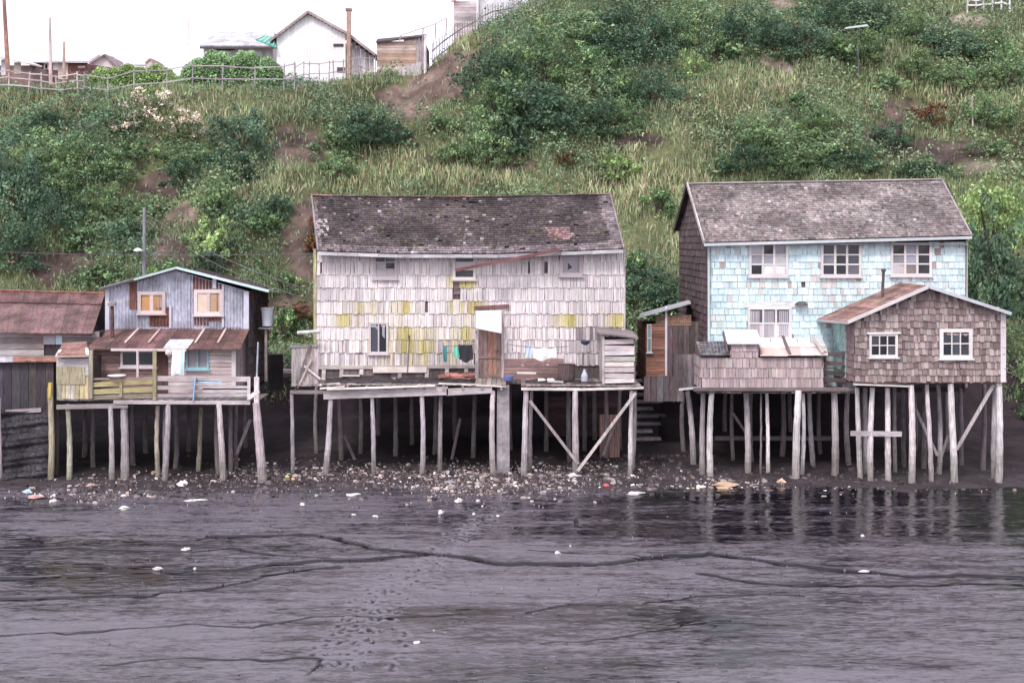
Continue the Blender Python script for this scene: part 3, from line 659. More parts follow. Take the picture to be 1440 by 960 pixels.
MOSS = [(514, 440, 26, 8), (600, 480, 60, 12), (488, 455, 14, 7), (560, 437, 20, 8), (565, 462, 22, 10), (542, 462, 8, 8), (655, 434, 20, 8), (645, 463, 30, 9), (600, 463, 12, 5), (575, 495, 40, 9), (650, 395, 16, 6), (800, 452, 16, 8), (870, 448, 14, 8), (600, 500, 30, 6), (498, 458, 8, 5), (555, 425, 8, 5)]
def mcol(u, v):
    px, py = 720 + (x0 + u) * F / Y0, HY + (HC - zb - v) * F / Y0
    c = (.70, .64, .63); k = float(fbm(u * 1.3, v * 1.3, 301, 3))
    c = mix(c, (.50, .44, .46), max(0, min(1, k * 1.5 + .1)))
    g = max(0, 1 - abs(px - 650) / 60) * .2
    if R.random() < .05: c = mix(c, (.36, .29, .30), .45)
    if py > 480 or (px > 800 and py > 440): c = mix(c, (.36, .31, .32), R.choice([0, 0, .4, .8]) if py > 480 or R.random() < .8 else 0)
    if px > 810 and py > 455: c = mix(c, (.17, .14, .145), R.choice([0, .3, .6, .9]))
    m_ = max(math.exp(-((px - a) / r1) ** 2 - ((py - b_) / r2) ** 2) for (a, b_, r1, r2) in MOSS)
    c = mix(c, (.48, .41, .13), max(0, min(.85, m_ * 1.35 * (.75 + 1.3 * float(fbm(u * 3.1, v * .9, 333, 3))) + R.uniform(-.3, .3) * (m_ > .08))))
    return jit(c, .08)
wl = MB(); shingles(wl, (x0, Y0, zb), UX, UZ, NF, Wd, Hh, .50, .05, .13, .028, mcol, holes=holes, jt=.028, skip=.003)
for (h0, h1, g0, g1) in holes[4:]:
    boards(wl, (x0 + h0, Y0 - .0, zb + g0), UX, UZ, NF, h1 - h0, g1 - g0, .10, .02, lambda u, v: jit((.24, .18, .18), .3))
wl.build('shingle_wall', 'shingle', mh)
# corner boards, skirting, crawl space front
tr = MB(); tr.box(x0 - .10, x0, Y0 - .06, Y0 + .1, 3.2, zt, (.40, .36, .20)); tr.box(x1, x1 + .06, Y0 - .05, Y0 + .1, 3.2, zt, (.45, .40, .40))
tr.build('corner_board', 'wood_z', mh)
sk = MB(); boards(sk, (x0, Y0, 3.25), UX, UZ, NF, X(700, Y0) - x0, zb - 3.25 - .12, .3, .02, lambda u, v: jit((.12, .095, .10), .35), vertical=True, jt=.02)
sk.beam((x0 + .0, Y0 - .06, zb - .06), (X(668, Y0), Y0 - .06, zb - .02), .06, .13, (.42, .37, .34)); 
for px in (455, 480, 508, 562, 600, 628, 655): sk.beam((X(px, Y0), Y0 - .05, 3.2), (X(px, Y0) + .02, Y0 - .05, zb - .1), .14, .05, jit((.50, .45, .42)), up=(0, 1, 0))
boards(sk, (X(525, Y0), Y0 - .07, 3.48), UX, UZ, NF, X(600, Y0) - X(525, Y0), .22, .22, .03, lambda u, v: (.62, .55, .50))
sk.build('skirting', 'wood_x', mh)
br = MB(); boards(br, (X(707, Y0), Y0 - .03, 3.25), UX, UZ, NF, X(792, Y0) - X(707, Y0), Z(504, Y0) - 3.25, .11, .03, lambda u, v: jit((.27, .17, .16), .2)); br.build('lower_boarding', 'wood_x', mh)
# roof: sagging sheet of mossy shingles built over bent planes
RL = [(438, 275), (560, 277), (700, 276.5), (858, 273)]; EL = [(447, 353), (560, 357), (700, 357), (877, 350)]
YR, YE = 51.9, 47.45
def roof_pt(s, t):
    """s along the roof, t from eave (0) to ridge (1)"""
    k = s * 3; i = min(2, int(k)); f = k - i
    r = [RL[i][j] * (1 - f) + RL[i + 1][j] * f for j in (0, 1)]; e = [EL[i][j] * (1 - f) + EL[i + 1][j] * f for j in (0, 1)]
    a = Vector(P(e[0], e[1], YE)); b = Vector(P(r[0], r[1], YR)); return a.lerp(b, t)
rf = MB(); nr, y = 27, 0
def rcol(s, t):
    k = float(fbm(s * 14, t * 7, 401, 4)); c = mix((.055, .042, .042), (.115, .09, .093), max(0, min(1, .35 + k)))
    if t < .12 or s > .965 or s < .02: c = mix(c, (.24, .20, .21), .6)
    if R.random() < .018: c = (.28, .24, .25)
    if .80 < s < .865 and .2 < t < .42: c = (.20, .125, .12)
    if s < .05 and .25 < t < .55 and R.random() < .6: c = (.42, .37, .37)
    if R.random() < .05: c = (.085, .075, .045)
    return jit(c, .25)
for r in range(nr):
    s = -.004
    while s < 1.0:
        ds = R.uniform(.008, .015); a, b = s, min(s + ds - .0008, 1.004); s += ds; t0 = max(0, r / nr + R.uniform(-.006, .006)); t1 = min(1, (r + 1.15) / nr)
        if R.random() < .015: continue
        p = [roof_pt(max(0, a), t0), roof_pt(min(1, b), t0), roof_pt(min(1, b), t1), roof_pt(max(0, a), t1)]
        nrm = (p[1] - p[0]).cross(p[3] - p[0]).normalized(); th = R.uniform(.03, .055); c = rcol((a + b) / 2, (t0 + t1) / 2)
        rf.raw([p[0], p[1], p[1] + nrm * th, p[0] + nrm * th, p[3], p[2], p[2] + nrm * .012, p[3] + nrm * .012], [(0, 1, 2, 3), (3, 2, 6, 7), (1, 5, 6, 2), (0, 3, 7, 4)], c)
for i in range(12):                                     # closed deck under the shingles, rear slope and gables
    a, b = i / 12, (i + 1) / 12; e = (.05, .04, .04); dn = Vector((0, 0, -.03))
    rf.face([roof_pt(a, 0) + dn, roof_pt(b, 0) + dn, roof_pt(b, 1) + dn, roof_pt(a, 1) + dn], e)
    q = [roof_pt(a, 1), roof_pt(b, 1)]; rf.face([q[0] + dn, q[1] + dn, Vector((q[1].x, 56.2, zt - .15)), Vector((q[0].x, 56.2, zt - .15))], e)
for s in (0, 1):
    p0, p1 = roof_pt(s, 0), roof_pt(s, 1); o = Vector((.12 if s == 0 else -.12, 0, 0)); rf.face([p0 + o, p1 + o, Vector((p1.x, 56.2, zt - .15)) + o, Vector((p1.x, 56.2, zt - .3)) + o], (.10, .08, .08))
    rf.beam(p0, p1, .05, .14, (.22, .18, .19))
roof_o = rf.build('roof', 'roof_shingle', mh)
rc_ = MB()
for i in range(24):
    a, b = roof_pt(i / 24, 1), roof_pt((i + 1) / 24, 1); rc_.beam(a + Vector((0, -.05, .02)), b + Vector((0, -.05, .02 + R.uniform(-.015, .015))), .26, .045, jit((.25, .15, .14) if R.random() < .5 else (.15, .12, .12), .2))
rc_.build('ridge_cap', 'rust', roof_o)
fa = MB()
for i in range(12):
    a, b = roof_pt(i / 12, 0), roof_pt((i + 1) / 12, 0); fa.beam(a + Vector((0, .0, -.08)), b + Vector((-.01, .0, -.08)), .04, .12, jit((.42, .40, .42), .15))
fa.build('fascia', 'wood_x', roof_o)
WF = (.46, .40, .41)
w = window(mh, 525, 355, 559, 392, Y0 - .03, 2, 3, WF, [(.02, .02, .03), (.015, .015, .02), (.36, .34, .36), (.02, .02, .02), (.42, .39, .40), (.36, .31, .31)], fw=.10, nm='window')
w = window(mh, 637, 355, 669, 393, Y0 - .03, 1, 3, (.62, .57, .56), [(.03, .03, .04), (.55, .52, .52), (.03, .035, .035)], fw=.09, nm='window')
w = window(mh, 787, 356, 819, 388, Y0 - .03, 1, 1, WF, [(.30, .28, .30)], fw=.12, nm='window')
g_ = MB(); g_.face([P(793, 363, Y0 - .046), P(805, 376, Y0 - .046), P(793, 382, Y0 - .046)], (.012, .012, .018)); g_.build('broken_pane', 'glass', w)
w = window(mh, 519, 453, 546, 497, Y0 - .03, 2, 1, (.55, .50, .50), None, fw=.07, bw=.05, nm='window')
g_ = MB(); g_.face([P(525, 458, Y0 - .046), P(541, 458, Y0 - .046), P(541, 476, Y0 - .046), P(533, 466, Y0 - .046)], (.28, .30, .34)); g_.build('painted_sky_glint', 'glass', w)  # paler glass shape, the sky's reflection painted onto the dark pane
# door, frame and the small white box awning over it
dr = MB(); boards(dr, (X(673, Y0), Y0 - .02, 3.3), UX, UZ, NF, X(705, Y0) - X(673, Y0), Z(462, Y0) - 3.3, .17, .03, lambda u, v: jit((.27, .15, .11) if .28 < u < .62 else (.27, .19, .18), .2), vertical=True, jt=0)
door = dr.build('door', 'wood_z', mh)
h_ = MB(); h_.box(X(699, Y0), X(701, Y0), Y0 - .12, Y0 - .04, 4.25, 4.32, (.1, .09, .09)); h_.build('handle', 'iron', door)
h_ = MB(); h_.box(X(673, Y0), X(705, Y0), Y0 - .085, Y0 - .05, 3.32, 3.42, (.22, .16, .15)); h_.build('ledge', 'wood_x', door); h_ = MB(); h_.box(X(673, Y0), X(705, Y0), Y0 - .085, Y0 - .05, 4.0, 4.08, (.24, .17, .15)); h_.build('ledge', 'wood_x', door)
df = MB(); df.box(X(668, Y0), X(673, Y0), Y0 - .1, Y0 + .02, 3.28, Z(434, Y0), (.46, .40, .40)); df.box(X(705, Y0), X(709, Y0), Y0 - .1, Y0 + .02, 3.28, Z(434, Y0), (.42, .35, .35)); df.beam(P(667, 433, Y0 - .1), P(716, 430, Y0 - .1), .08, .12, (.17, .08, .08)); df.build('door_frame', 'wood_z', mh)
aw = MB(); a, b, c_, d_ = Vector(P(669, 437, Y0 - .1)), Vector(P(705, 436, Y0 - .1)), Vector(P(705, 467, Y0 - .85)), Vector(P(669, 460, Y0 - .85)); dn = Vector((0, 0, -.04))
aw.raw([a + dn, b + dn, c_ + dn, d_ + dn, a, b, c_, d_], [(0, 3, 2, 1), (4, 5, 6, 7), (0, 1, 5, 4), (1, 2, 6, 5), (2, 3, 7, 6), (3, 0, 4, 7)], (.80, .77, .76))
for px in (669.5, 704): aw.beam((X(px, Y0), Y0 - .1, a.z - .75), (X(px, Y0) , Y0 - .78, c_.z), .035, .035, (.3, .25, .25))
aw.build('awning', 'paint', mh)
# fallen gutter board hanging from the eave
gb = MB(); gb.beam(P(640, 380, 47.1), P(788, 351, 47.3), .05, .11, (.19, .085, .085)); tag(gb.build('loose_board', 'wood_x'), 'long red brown loose board hanging slantwise from the eave of the white shingled house', 'board')
# deck
dk = thing('wooden_deck', (X(600, 46), 46, 3.2), 'rickety wooden deck on stilts along the front of the white shingled house', 'deck')
def deckboards(px0, px1, Yf, Yb, z, nm='deck_boards', col=(.26, .22, .21), par=None, sag=0):
    mb = MB(); xa, xb = X(px0, Yf), X(px1, Yf); n = max(1, int((xb - xa) / .17))
    for i in range(n):
        a = xa + (xb - xa) * i / n; b = xa + (xb - xa) * (i + 1) / n - .012; j = R.uniform(-.07, .07)
        mb.obox((0, 0, 0), UX, UY, UZ, a, b, Yf + j, Yb, z - .04, z + R.uniform(-.006, .012), jit(col, .3))
    return mb.build(nm, 'wood_y', par)
deckboards(452, 712, 45.75, 47.97, 3.30, par=dk); deckboards(733, 902, 45.75, 47.97, 3.27, par=dk); deckboards(711, 734, 46.6, 47.97, 3.26, par=dk, col=(.08, .06, .06)); deckboards(410, 453, 46.2, 47.97, 3.22, par=dk, col=(.2, .17, .17))
bm_ = MB(); Yf = 45.82
bm_.beam(P(455, 555, Yf), P(630, 549, Yf), .10, .30, (.44, .39, .39)); bm_.build('front_beam', 'wood_x', dk)
bm_ = MB(); bm_.beam(P(628, 551, Yf), P(692, 547.5, Yf), .10, .24, (.38, .34, .34)); bm_.build('front_beam', 'wood_x', dk)
bm_ = MB(); bm_.beam(P(733, 546.5, Yf - .05), P(815, 547, Yf - .05), .10, .09, (.62, .56, .54)); bm_.beam(P(815, 547.3, Yf - .05), P(905, 545, Yf - .05), .10, .08, (.58, .52, .50)); bm_.build('edge_board', 'wood_x', dk)
bm_ = MB(); bm_.beam(P(408, 551, 46.25), P(455, 551, 46.25), .09, .12, (.2, .17, .17)); bm_.build('edge_board', 'wood_x', dk)
jo = MB()
for px in range(462, 712, 27): jo.box(X(px, Yf) - .04, X(px, Yf) + .04, Yf - .08, 47.9, 3.10, 3.255, jit((.28, .24, .24)))
for px in range(740, 900, 27): jo.box(X(px, Yf) - .04, X(px, Yf) + .04, Yf + .05, 47.9, 3.07, 3.225, jit((.2, .17, .17)))
jo.build('joists', 'wood_y', dk)
fl = MB(); fl.box(x0, x1, Y0 + .05, Y0 + 7.4, 3.05, 3.22, (.07, .055, .055)); fl.build('floor', 'wood_x', mh)
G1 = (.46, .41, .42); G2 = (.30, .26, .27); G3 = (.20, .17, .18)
for (a, ya, b, Y, r, c) in [(465, 560, 457, 45.9, .11, G1), (523, 558, 525, 45.9, .09, G1), (593, 556, 593, 45.9, .10, G1), (620, 556, 619, 46.3, .09, G2), (693, 549, 694, 45.9, .11, G1), (740, 549, 737, 45.9, .12, G1), (748, 549, 746, 46.4, .08, G2),
        (809, 549, 811, 45.8, .13, G1), (888, 549, 886, 45.9, .09, G1), (410, 554, 412, 46.3, .08, G2), (893, 549, 889, 46.6, .08, G2)]:
    stilt(dk, a, ya, b, Y, r, jit(c))
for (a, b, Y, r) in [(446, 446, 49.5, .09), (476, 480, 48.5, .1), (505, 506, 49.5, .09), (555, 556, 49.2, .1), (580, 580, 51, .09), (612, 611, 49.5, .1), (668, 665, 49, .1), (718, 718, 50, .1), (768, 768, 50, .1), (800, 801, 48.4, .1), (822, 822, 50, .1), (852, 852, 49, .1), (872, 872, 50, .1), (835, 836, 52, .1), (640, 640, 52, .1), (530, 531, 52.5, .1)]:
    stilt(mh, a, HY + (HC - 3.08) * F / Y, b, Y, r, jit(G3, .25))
def brace(par, a, b, w, col, nm='brace'): mb = MB(); mb.beam(a, b, w, w * .5, col, up=(0, 1, 0)); return mb.build(nm, 'wood_z', par)
brace(dk, P(745, 563, 45.72), P(813, 652, 45.66), .10, (.33, .28, .28)); brace(dk, P(894, 552, 45.72), P(812, 662, 45.6), .10, (.50, .44, .42))
brace(mh, P(647, 588, 48.6), P(634, 652, 48.8), .11, (.16, .13, .14)); brace(mh, P(484, 612, 49), P(503, 655, 48.5), .1, (.16, .13, .14)); brace(mh, P(866, 590, 48.8), P(848, 640, 48.9), .12, (.22, .17, .17))
cp = MB(); xa, xb, Yc = X(699, 46), X(716, 46), 46.0; gz = float(G((xa + xb) / 2, Yc)) - .2
cp.hexa([(xa - .02, Yc, gz), (xb + .02, Yc, gz), (xb + .02, Yc + .42, gz), (xa - .02, Yc + .42, gz), (xa, Yc, 3.2), (xb, Yc, 3.2), (xb, Yc + .42, 3.2), (xa, Yc + .42, 3.2)], (.30, .27, .28))
tag(cp.build('concrete_pillar', 'concrete'), 'square grey concrete pillar under the deck beside the door of the white shingled house', 'pillar')
# old boards in the dark below the house
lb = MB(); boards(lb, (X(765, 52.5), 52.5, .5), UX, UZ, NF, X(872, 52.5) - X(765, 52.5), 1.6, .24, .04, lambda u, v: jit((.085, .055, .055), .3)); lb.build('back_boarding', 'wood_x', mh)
lp = MB(); boards(lp, P(843, 643, 49.0), UX, UZ, NF, .75, 1.6, .19, .03, lambda u, v: jit((.23, .14, .12), .2), vertical=True); tag(lp.build('leaning_planks', 'wood_z'), 'reddish plank panel leaning among the stilts under the right end of the white shingled house', 'panel')
# ---- things on the deck
def pile(px0, px1, Ya, Yb, z, hmax, col, nm, lab, cat):
    xs_ = np.linspace(X(px0, Ya), X(px1, Ya), 60); ys_ = np.linspace(Ya, Yb, 14); gx_, gy_ = np.meshgrid(xs_, ys_)
    u = (gx_ - xs_[0]) / (xs_[-1] - xs_[0]); v_ = (gy_ - Ya) / (Yb - Ya); e_ = np.clip(1 - np.abs(u * 2 - 1) ** 4, 0, 1) * np.clip(1 - np.abs(v_ * 2 - 1) ** 3, 0, 1)
    zz_ = z + e_ * hmax * np.clip(.5 + fbm(gx_ * 1.4, gy_ * 1.4, int(px0), 3) * 1.4, 0, 1.4) - .02 + e_ * fbm(gx_ * 6, gy_ * 6, 5, 2) * .05
    idx_ = np.arange(60 * 14).reshape(14, 60); f_ = np.stack([idx_[:-1, :-1], idx_[:-1, 1:], idx_[1:, 1:], idx_[1:, :-1]], -1).reshape(-1, 4)
    tt = np.array(col) * NR.uniform(.6, 1.5, (60 * 14, 1))
    return tag(np_mesh(nm, np.stack([gx_, gy_, zz_], -1).reshape(-1, 3), f_, tt, 'soil', domain='POINT'), lab, cat)
pile(452, 668, 46.0, 47.8, 3.32, .20, (.045, .038, .04), 'dirt_pile', 'long heap of dark dirt and rotten debris on the left half of the deck', 'heap')
pile(735, 870, 46.0, 47.5, 3.28, .12, (.05, .04, .042), 'dirt_pile', 'low dark heap of dirt on the right half of the deck', 'heap')
PLK = [(450, 541, 478, 539, 45.95, (.72, .66, .62), 'pale plank at the far left front edge of the dirt heap on the deck'), (450, 546, 485, 543, 45.72, (.68, .60, .55), 'pale plank lying under the leftmost plank at the deck edge'),
       (460, 547, 612, 542, 45.66, (.74, .68, .64), 'longest pale plank along the front edge of the left deck'), (579, 544, 614, 541.5, 45.85, (.66, .58, .50), 'short pale plank overlapping the right end of the longest plank'),
       (617, 539, 712, 543, 45.8, (.66, .58, .54), 'pale plank at the deck edge in front of the door'), (481, 528, 506, 528, 46.9, (.62, .54, .48), 'short plank lying on the dirt heap under the lower window'),
       (727, 524, 754, 524.5, 46.6, (.78, .74, .72), 'short white plank on the deck in front of the red brown lower boarding'), (770, 536, 792, 537, 46.3, (.62, .56, .54), 'short grey plank beside the small sheds on the right deck')]
for (a, b, c_, d_, Y, col, lab) in PLK:
    mb = MB(); mb.beam(P(a, b, Y), P(c_, d_, Y), .16, .05, col); tag(mb.build('plank', 'wood_x'), lab, 'plank', 'planks on the deck')
fw_ = thing('firewood_heap', P(640, 532, 47), 'small heap of reddish brown split firewood on the deck left of the door', 'firewood'); mb = MB()
for i in range(26):
    p = Vector(P(R.uniform(618, 662), 533, 46.9 + R.uniform(-.35, .3))); p.z = 3.36 + R.uniform(0, .22); q = Vector((R.uniform(.1, .3), R.uniform(-.1, .1), R.uniform(-.04, .04))); mb.beam(p - q, p + q, .09, .07, jit((.30, .15, .12), .4))
mb.build('logs', 'wood_x', fw_)
# post standing on the deck, cans and cloths
mb = MB(); mb.beam(P(573, 524, 46.8), P(576, 471, 46.8), .05, .05, (.16, .12, .12)); tag(mb.build('pole', 'wood_z'), 'thin dark pole standing on the left deck in front of the shingled wall', 'pole')
mb = MB(); mb.lathe(P(797, 530, 46.9), [(.28, -.1), (.30, .02), (.30, .45), (.32, .47)], (.10, .07, .07)); mb.raw([], [], (0, 0, 0)); tag(mb.build('tub', 'wood_z'), 'dark round tub on the right deck beside the plank shed', 'tub')
mb = MB(); mb.lathe(P(822, 535, 46.4), [(.12, -.02), (.12, .18), (.05, .34), (.05, .40)], (.42, .45, .52)); tag(mb.build('jug', 'paint'), 'small whitish blue jug standing left of the plank shed on the deck', 'jug')
mb = MB(); mb.lathe(P(715, 534, 46.7), [(.16, 0), (.18, .12)], (.10, .16, .42)); tag(mb.build('basin', 'paint'), 'small blue basin on the deck just right of the door', 'basin')
for i, (px, py, lab) in enumerate([(775, 533, 'small white bottle lying on the right deck, left of the round tub'), (762, 535, 'white lump of foam on the right deck, leftmost of the white scraps')]):
    mb = MB(); p = P(px, py, 46.5); mb.tube([(p[0] - .14, p[1], 3.36), (p[0] + .06, p[1], 3.36), (p[0] + .14, p[1], 3.36)], [.07, .07, .03], (.75, .72, .72)); tag(mb.build('bottle' if i == 0 else 'foam_scrap', 'paint'), lab, 'litter')
def cloth(px0, py0, px1, py1, Y, col, lab, nm='cloth', tail=None, group='clothes on the washing line', cat='clothing', uneven=.0):
    mb = MB(); n, m_ = 10, 7; vs_ = []; ph = R.uniform(0, 6)
    for j in range(m_ + 1):
        for i in range(n + 1):
            u, v = i / n, j / m_; yb = py1 + (uneven * math.sin(u * 7 + ph) if j else 0); w_ = 1 - (tail or 0) * v
            pxx = (px0 + px1) / 2 + (u - .5) * (px1 - px0) * w_ + math.sin(v * 4 + ph) * .6; pyy = py0 + (yb - py0) * v + math.sin(u * math.pi) * 1.0
            p = P(pxx, pyy, Y); vs_.append((p[0], p[1] + .035 * math.sin(u * 11 + ph + v * 2) * (.3 + v), p[2]))
    fs = [(j * (n + 1) + i, j * (n + 1) + i + 1, (j + 1) * (n + 1) + i + 1, (j + 1) * (n + 1) + i) for j in range(m_) for i in range(n)]
    mb.raw(vs_, fs, col); return tag(mb.build(nm, 'cloth', smooth=True), lab, cat, group)
YC = 47.3
for (a, b) in [((622, 486), (668, 480)), ((712, 484), (800, 487))]:
    mb = MB(); pts = []; 
    for i in range(9): t = i / 8; pts.append(P(a[0] + (b[0] - a[0]) * t, a[1] + (b[1] - a[1]) * t + 3 * math.sin(math.pi * t), YC))
    mb.tube(pts, .012, (.15, .13, .13), n=5); tag(mb.build('washing_line', 'cloth'), 'washing line stretched %s the door of the white shingled house' % ('left of' if a[0] < 700 else 'right of'), 'washing line')
cloth(623, 486, 629, 508, YC, (.06, .26, .27), 'long narrow teal stocking hanging left of the door, leftmost on the line', tail=.3)
cloth(638, 486, 646, 502, YC, (.18, .55, .42), 'small bright green cloth hanging between the teal and the black garment')
cloth(645, 484, 665, 507, YC, (.035, .035, .045), 'black garment hanging directly left of the door', uneven=2)
cloth(739, 486, 748, 502, YC, (.50, .60, .72), 'narrow pale blue cloth hanging right of the door')
cloth(748, 487, 782, 504, YC, (.82, .80, .80), 'wide white cloth hanging right of the door beside the pale blue one', uneven=2.5)
mb = MB(); mb.lathe(P(823, 485, 46.6), [(.05, 0), (.15, .06), (.17, .14), (.12, .16)], (.04, .05, .12)); tag(mb.build('pot', 'iron'), 'dark blue pot hung beside the roof corner of the plank shed', 'pot')
# plank shed at the right end of the deck
sh = thing('plank_shed', (X(865, 46), 46, 3.3), 'small plank shed with gaping horizontal boards at the right end of the deck', 'shed')
xs0, xs1 = X(849, 45.9), X(892, 45.9); z0_ = 3.30; zt1, zt2 = Z(471, 45.9), Z(477, 45.9)
mb = MB(); boards(mb, (xs0, 45.9, z0_), UX, UZ, NF, xs1 - xs0, zt2 - z0_, .19, .035, lambda u, v: jit((.50, .45, .43), .22), jt=.035, gap=.03, ends=.03); mb.build('front_boards', 'wood_x', sh)
mb = MB(); boards(mb, (xs0, 45.93, z0_), UY, UZ, NL, 1.75, zt1 - z0_, .17, .03, lambda u, v: jit((.40, .35, .35), .2), vertical=True); boards(mb, (xs1, 45.93, z0_), UY, UZ, NRT, 1.75, zt2 - z0_, .17, .03, lambda u, v: jit((.40, .35, .35), .2), vertical=True)
mb.box(xs0 + .05, xs1 - .05, 46.0, 47.6, z0_, zt2 - .05, (.03, .025, .025)); mb.build('side_boards', 'wood_z', sh)
mb = MB(); a, b = Vector((xs0 - .22, 0, zt1 + .06)), Vector((xs1 + .12, 0, zt2 + .03)); mb.hexa([(a.x, 45.7, a.z), (b.x, 45.7, b.z), (b.x, 47.8, b.z + .08), (a.x, 47.8, a.z + .08), (a.x, 45.7, a.z + .05), (b.x, 45.7, b.z + .05), (b.x, 47.8, b.z + .13), (a.x, 47.8, a.z + .13)], (.22, .18, .18)); mb.build('roof', 'wood_x', sh)
mb = MB(); mb.beam((xs0 - .02, 45.87, z0_), (xs0 - .02, 45.87, zt1), .08, .08, (.45, .40, .40)); mb.build('corner_post', 'wood_z', sh)
# patched plank fence at the left end of the deck
pf = thing('plank_fence', (X(430, 46.6), 46.6, 3.2), 'patched upright plank fence closing the left end of the white house deck', 'fence')
mb = MB(); xa = X(410, 46.6); boards(mb, (xa, 46.6, 3.2), UX, UZ, NF, X(448, 46.6) - xa, Z(486, 46.6) - 3.2, .17, .03, lambda u, v: jit((.37, .33, .32), .2), vertical=True, jt=.02, gap=.008); mb.build('planks', 'wood_z', pf)
for (a, b, c_) in [(((415, 548)), (436, 484), (.17, .14, .14)), ((418, 546), (438, 505), (.45, .38, .34)), ((426, 513), (451, 533), (.55, .50, .50))]:
    brace(pf, P(a[0], a[1], 46.5), P(b[0], b[1], 46.48), .07, c_)
mb = MB(); mb.beam(P(408, 487, 46.55), P(449, 486, 46.55), .05, .08, (.25, .22, .22)); mb.build('rail', 'wood_x', pf)
mb = MB(); mb.tube([P(418, 468, 47.5), P(450, 466, 47.5)], .07, (.50, .47, .48), n=8); tag(mb.build('gutter_pipe', 'iron'), 'short grey pipe sticking out from the left corner of the white shingled house', 'pipe')

# ================================================================ turquoise house on the right
th_ = thing('turquoise_house', (X(1178, 47.5), 47.5, 3.0), 'two storey house with pale turquoise shingles and a grey shingle roof on the right', 'house')
Y0 = 47.5; x0, x1 = X(997, Y0), X(1358, Y0); zt = Z(340, Y0); zb = 3.0; Wd = x1 - x0; Hh = zt - zb; YB = 55.9
mb = MB(); mb.box(x0 + .02, x1 - .02, Y0 + .02, YB, zb, zt, (.10, .08, .08)); mb.build('inner_wall', 'wood_z', th_)
holes = [hole(1056, 344, 1104, 386), hole(1157, 344, 1208, 386), hole(1255, 344, 1307, 385), hole(1054, 434, 1110, 476)]
def tcol(u, v):
    k = float(fbm(u * .9 + 5, v * .9, 501, 4)); wear = max(0, min(1, .10 + k * 1.0))
    px = 720 + (x0 + u) * F / Y0; py = HY + (HC - zb - v) * F / Y0
    wear += .35 * math.exp(-((px - 1150) / 60) ** 2 - ((py - 400) / 25) ** 2) + .25 * math.exp(-((px - 1060) / 50) ** 2 - ((py - 405) / 12) ** 2)
    if R.random() < wear * .55: c = mix((.56, .49, .47), (.56, .68, .67), R.uniform(.05, .9))
    else: c = mix((.50, .65, .68), (.63, .74, .77), R.random())
    if R.random() < .02: c = (.34, .28, .27)
    return jit(c, .09)
mb = MB(); shingles(mb, (x0, Y0, zb), UX, UZ, NF, Wd, Hh, .235, .13, .24, .022, tcol, holes=holes, inside=lambda u, v: v > .6 or 720 + (x0 + u) * F / Y0 < 1203, jt=.008, skip=.002); mb.build('shingle_wall', 'shingle', th_)
RY = Y0 + 4.25; rz = Z(257, RY); ez = Z(338, Y0 - .3); erz = Z(326, YB + .3)
def side_in(u, v): zz_ = zb + v; yy = Y0 + u; lim = ez + (rz - ez) * (yy - (Y0 - .3)) / (RY - Y0 + .3) if yy < RY else rz + (erz - rz) * (yy - RY) / (YB + .3 - RY); return zz_ < lim - .08
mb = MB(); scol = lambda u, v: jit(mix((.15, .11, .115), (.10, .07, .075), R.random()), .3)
shingles(mb, (x0, Y0, zb), UY, UZ, NL, YB - Y0, rz - zb, .26, .12, .22, .022, scol, inside=side_in, jt=.02); mb.build('side_wall', 'shingle', th_)
mb = MB(); shingles(mb, (x1, Y0, zb), UY, UZ, NRT, YB - Y0, rz - zb, .26, .12, .22, .022, scol, inside=side_in, jt=.02)
for xx in (x0 + .03, x1 - .03): mb.face([(xx, Y0 - .2, ez - .12), (xx, RY, rz - .1), (xx, YB + .2, erz - .1), (xx, YB + .2, zb), (xx, Y0, zb)], (.09, .07, .07))
mb.build('side_wall', 'shingle', th_)
mb = MB(); mb.box(x0 - .05, x0 + .04, Y0 - .06, Y0 - .005, zb, zt, (.55, .66, .66)); mb.box(x1 - .04, x1 + .05, Y0 - .06, Y0 - .005, zb, zt, (.55, .55, .52)); mb.build('corner_board', 'paint', th_)
rl0 = Vector(P(966, 259, RY)); rl1 = Vector(P(1324, 253, RY)); e0 = Vector(P(990, 341, Y0 - .35)); e1 = Vector(P(1366, 331, Y0 - .35))
mb = MB(); nr = 30
def rp(s, t): return e0.lerp(e1, s).lerp(rl0.lerp(rl1, s), t)
for r in range(nr):
    s = -.001
    while s < 1:
        ds = R.uniform(.008, .016); a, b = max(0, s), min(1, s + ds - .0008); s += ds; t0 = max(0, r / nr + R.uniform(-.003, .003)); t1 = min(1, (r + 1.12) / nr)
        if b - a < .002: continue
        p = [rp(a, t0), rp(b, t0), rp(b, t1), rp(a, t1)]; nrm = (p[1] - p[0]).cross(p[3] - p[0]).normalized(); tk = R.uniform(.025, .045)
        k = float(fbm(a * 9, t0 * 5, 601, 3)); c = mix((.19, .155, .15), (.27, .235, .23), max(0, min(1, .45 + k)))
        if R.random() < .02: c = (.38, .35, .35)
        if R.random() < .08: c = (.14, .115, .115)
        mb.raw([p[0], p[1], p[1] + nrm * tk, p[0] + nrm * tk, p[3], p[2], p[2] + nrm * .01, p[3] + nrm * .01], [(0, 1, 2, 3), (3, 2, 6, 7), (1, 5, 6, 2), (0, 3, 7, 4)], jit(c, .2))
dn = Vector((0, 0, -.03)); b0_ = Vector(P(948, 325, YB + .35)); b1_ = Vector((e1.x + .05, YB + .35, b0_.z)); 
mb.face([e0 + dn, e1 + dn, rl1 + dn, rl0 + dn], (.07, .055, .055)); mb.face([rl0 + dn, rl1 + dn, b1_, b0_], (.09, .07, .07)); mb.face([rl0, b0_, b1_, rl1], (.15, .12, .12))
tr_ = mb.build('roof', 'roof_shingle', th_)
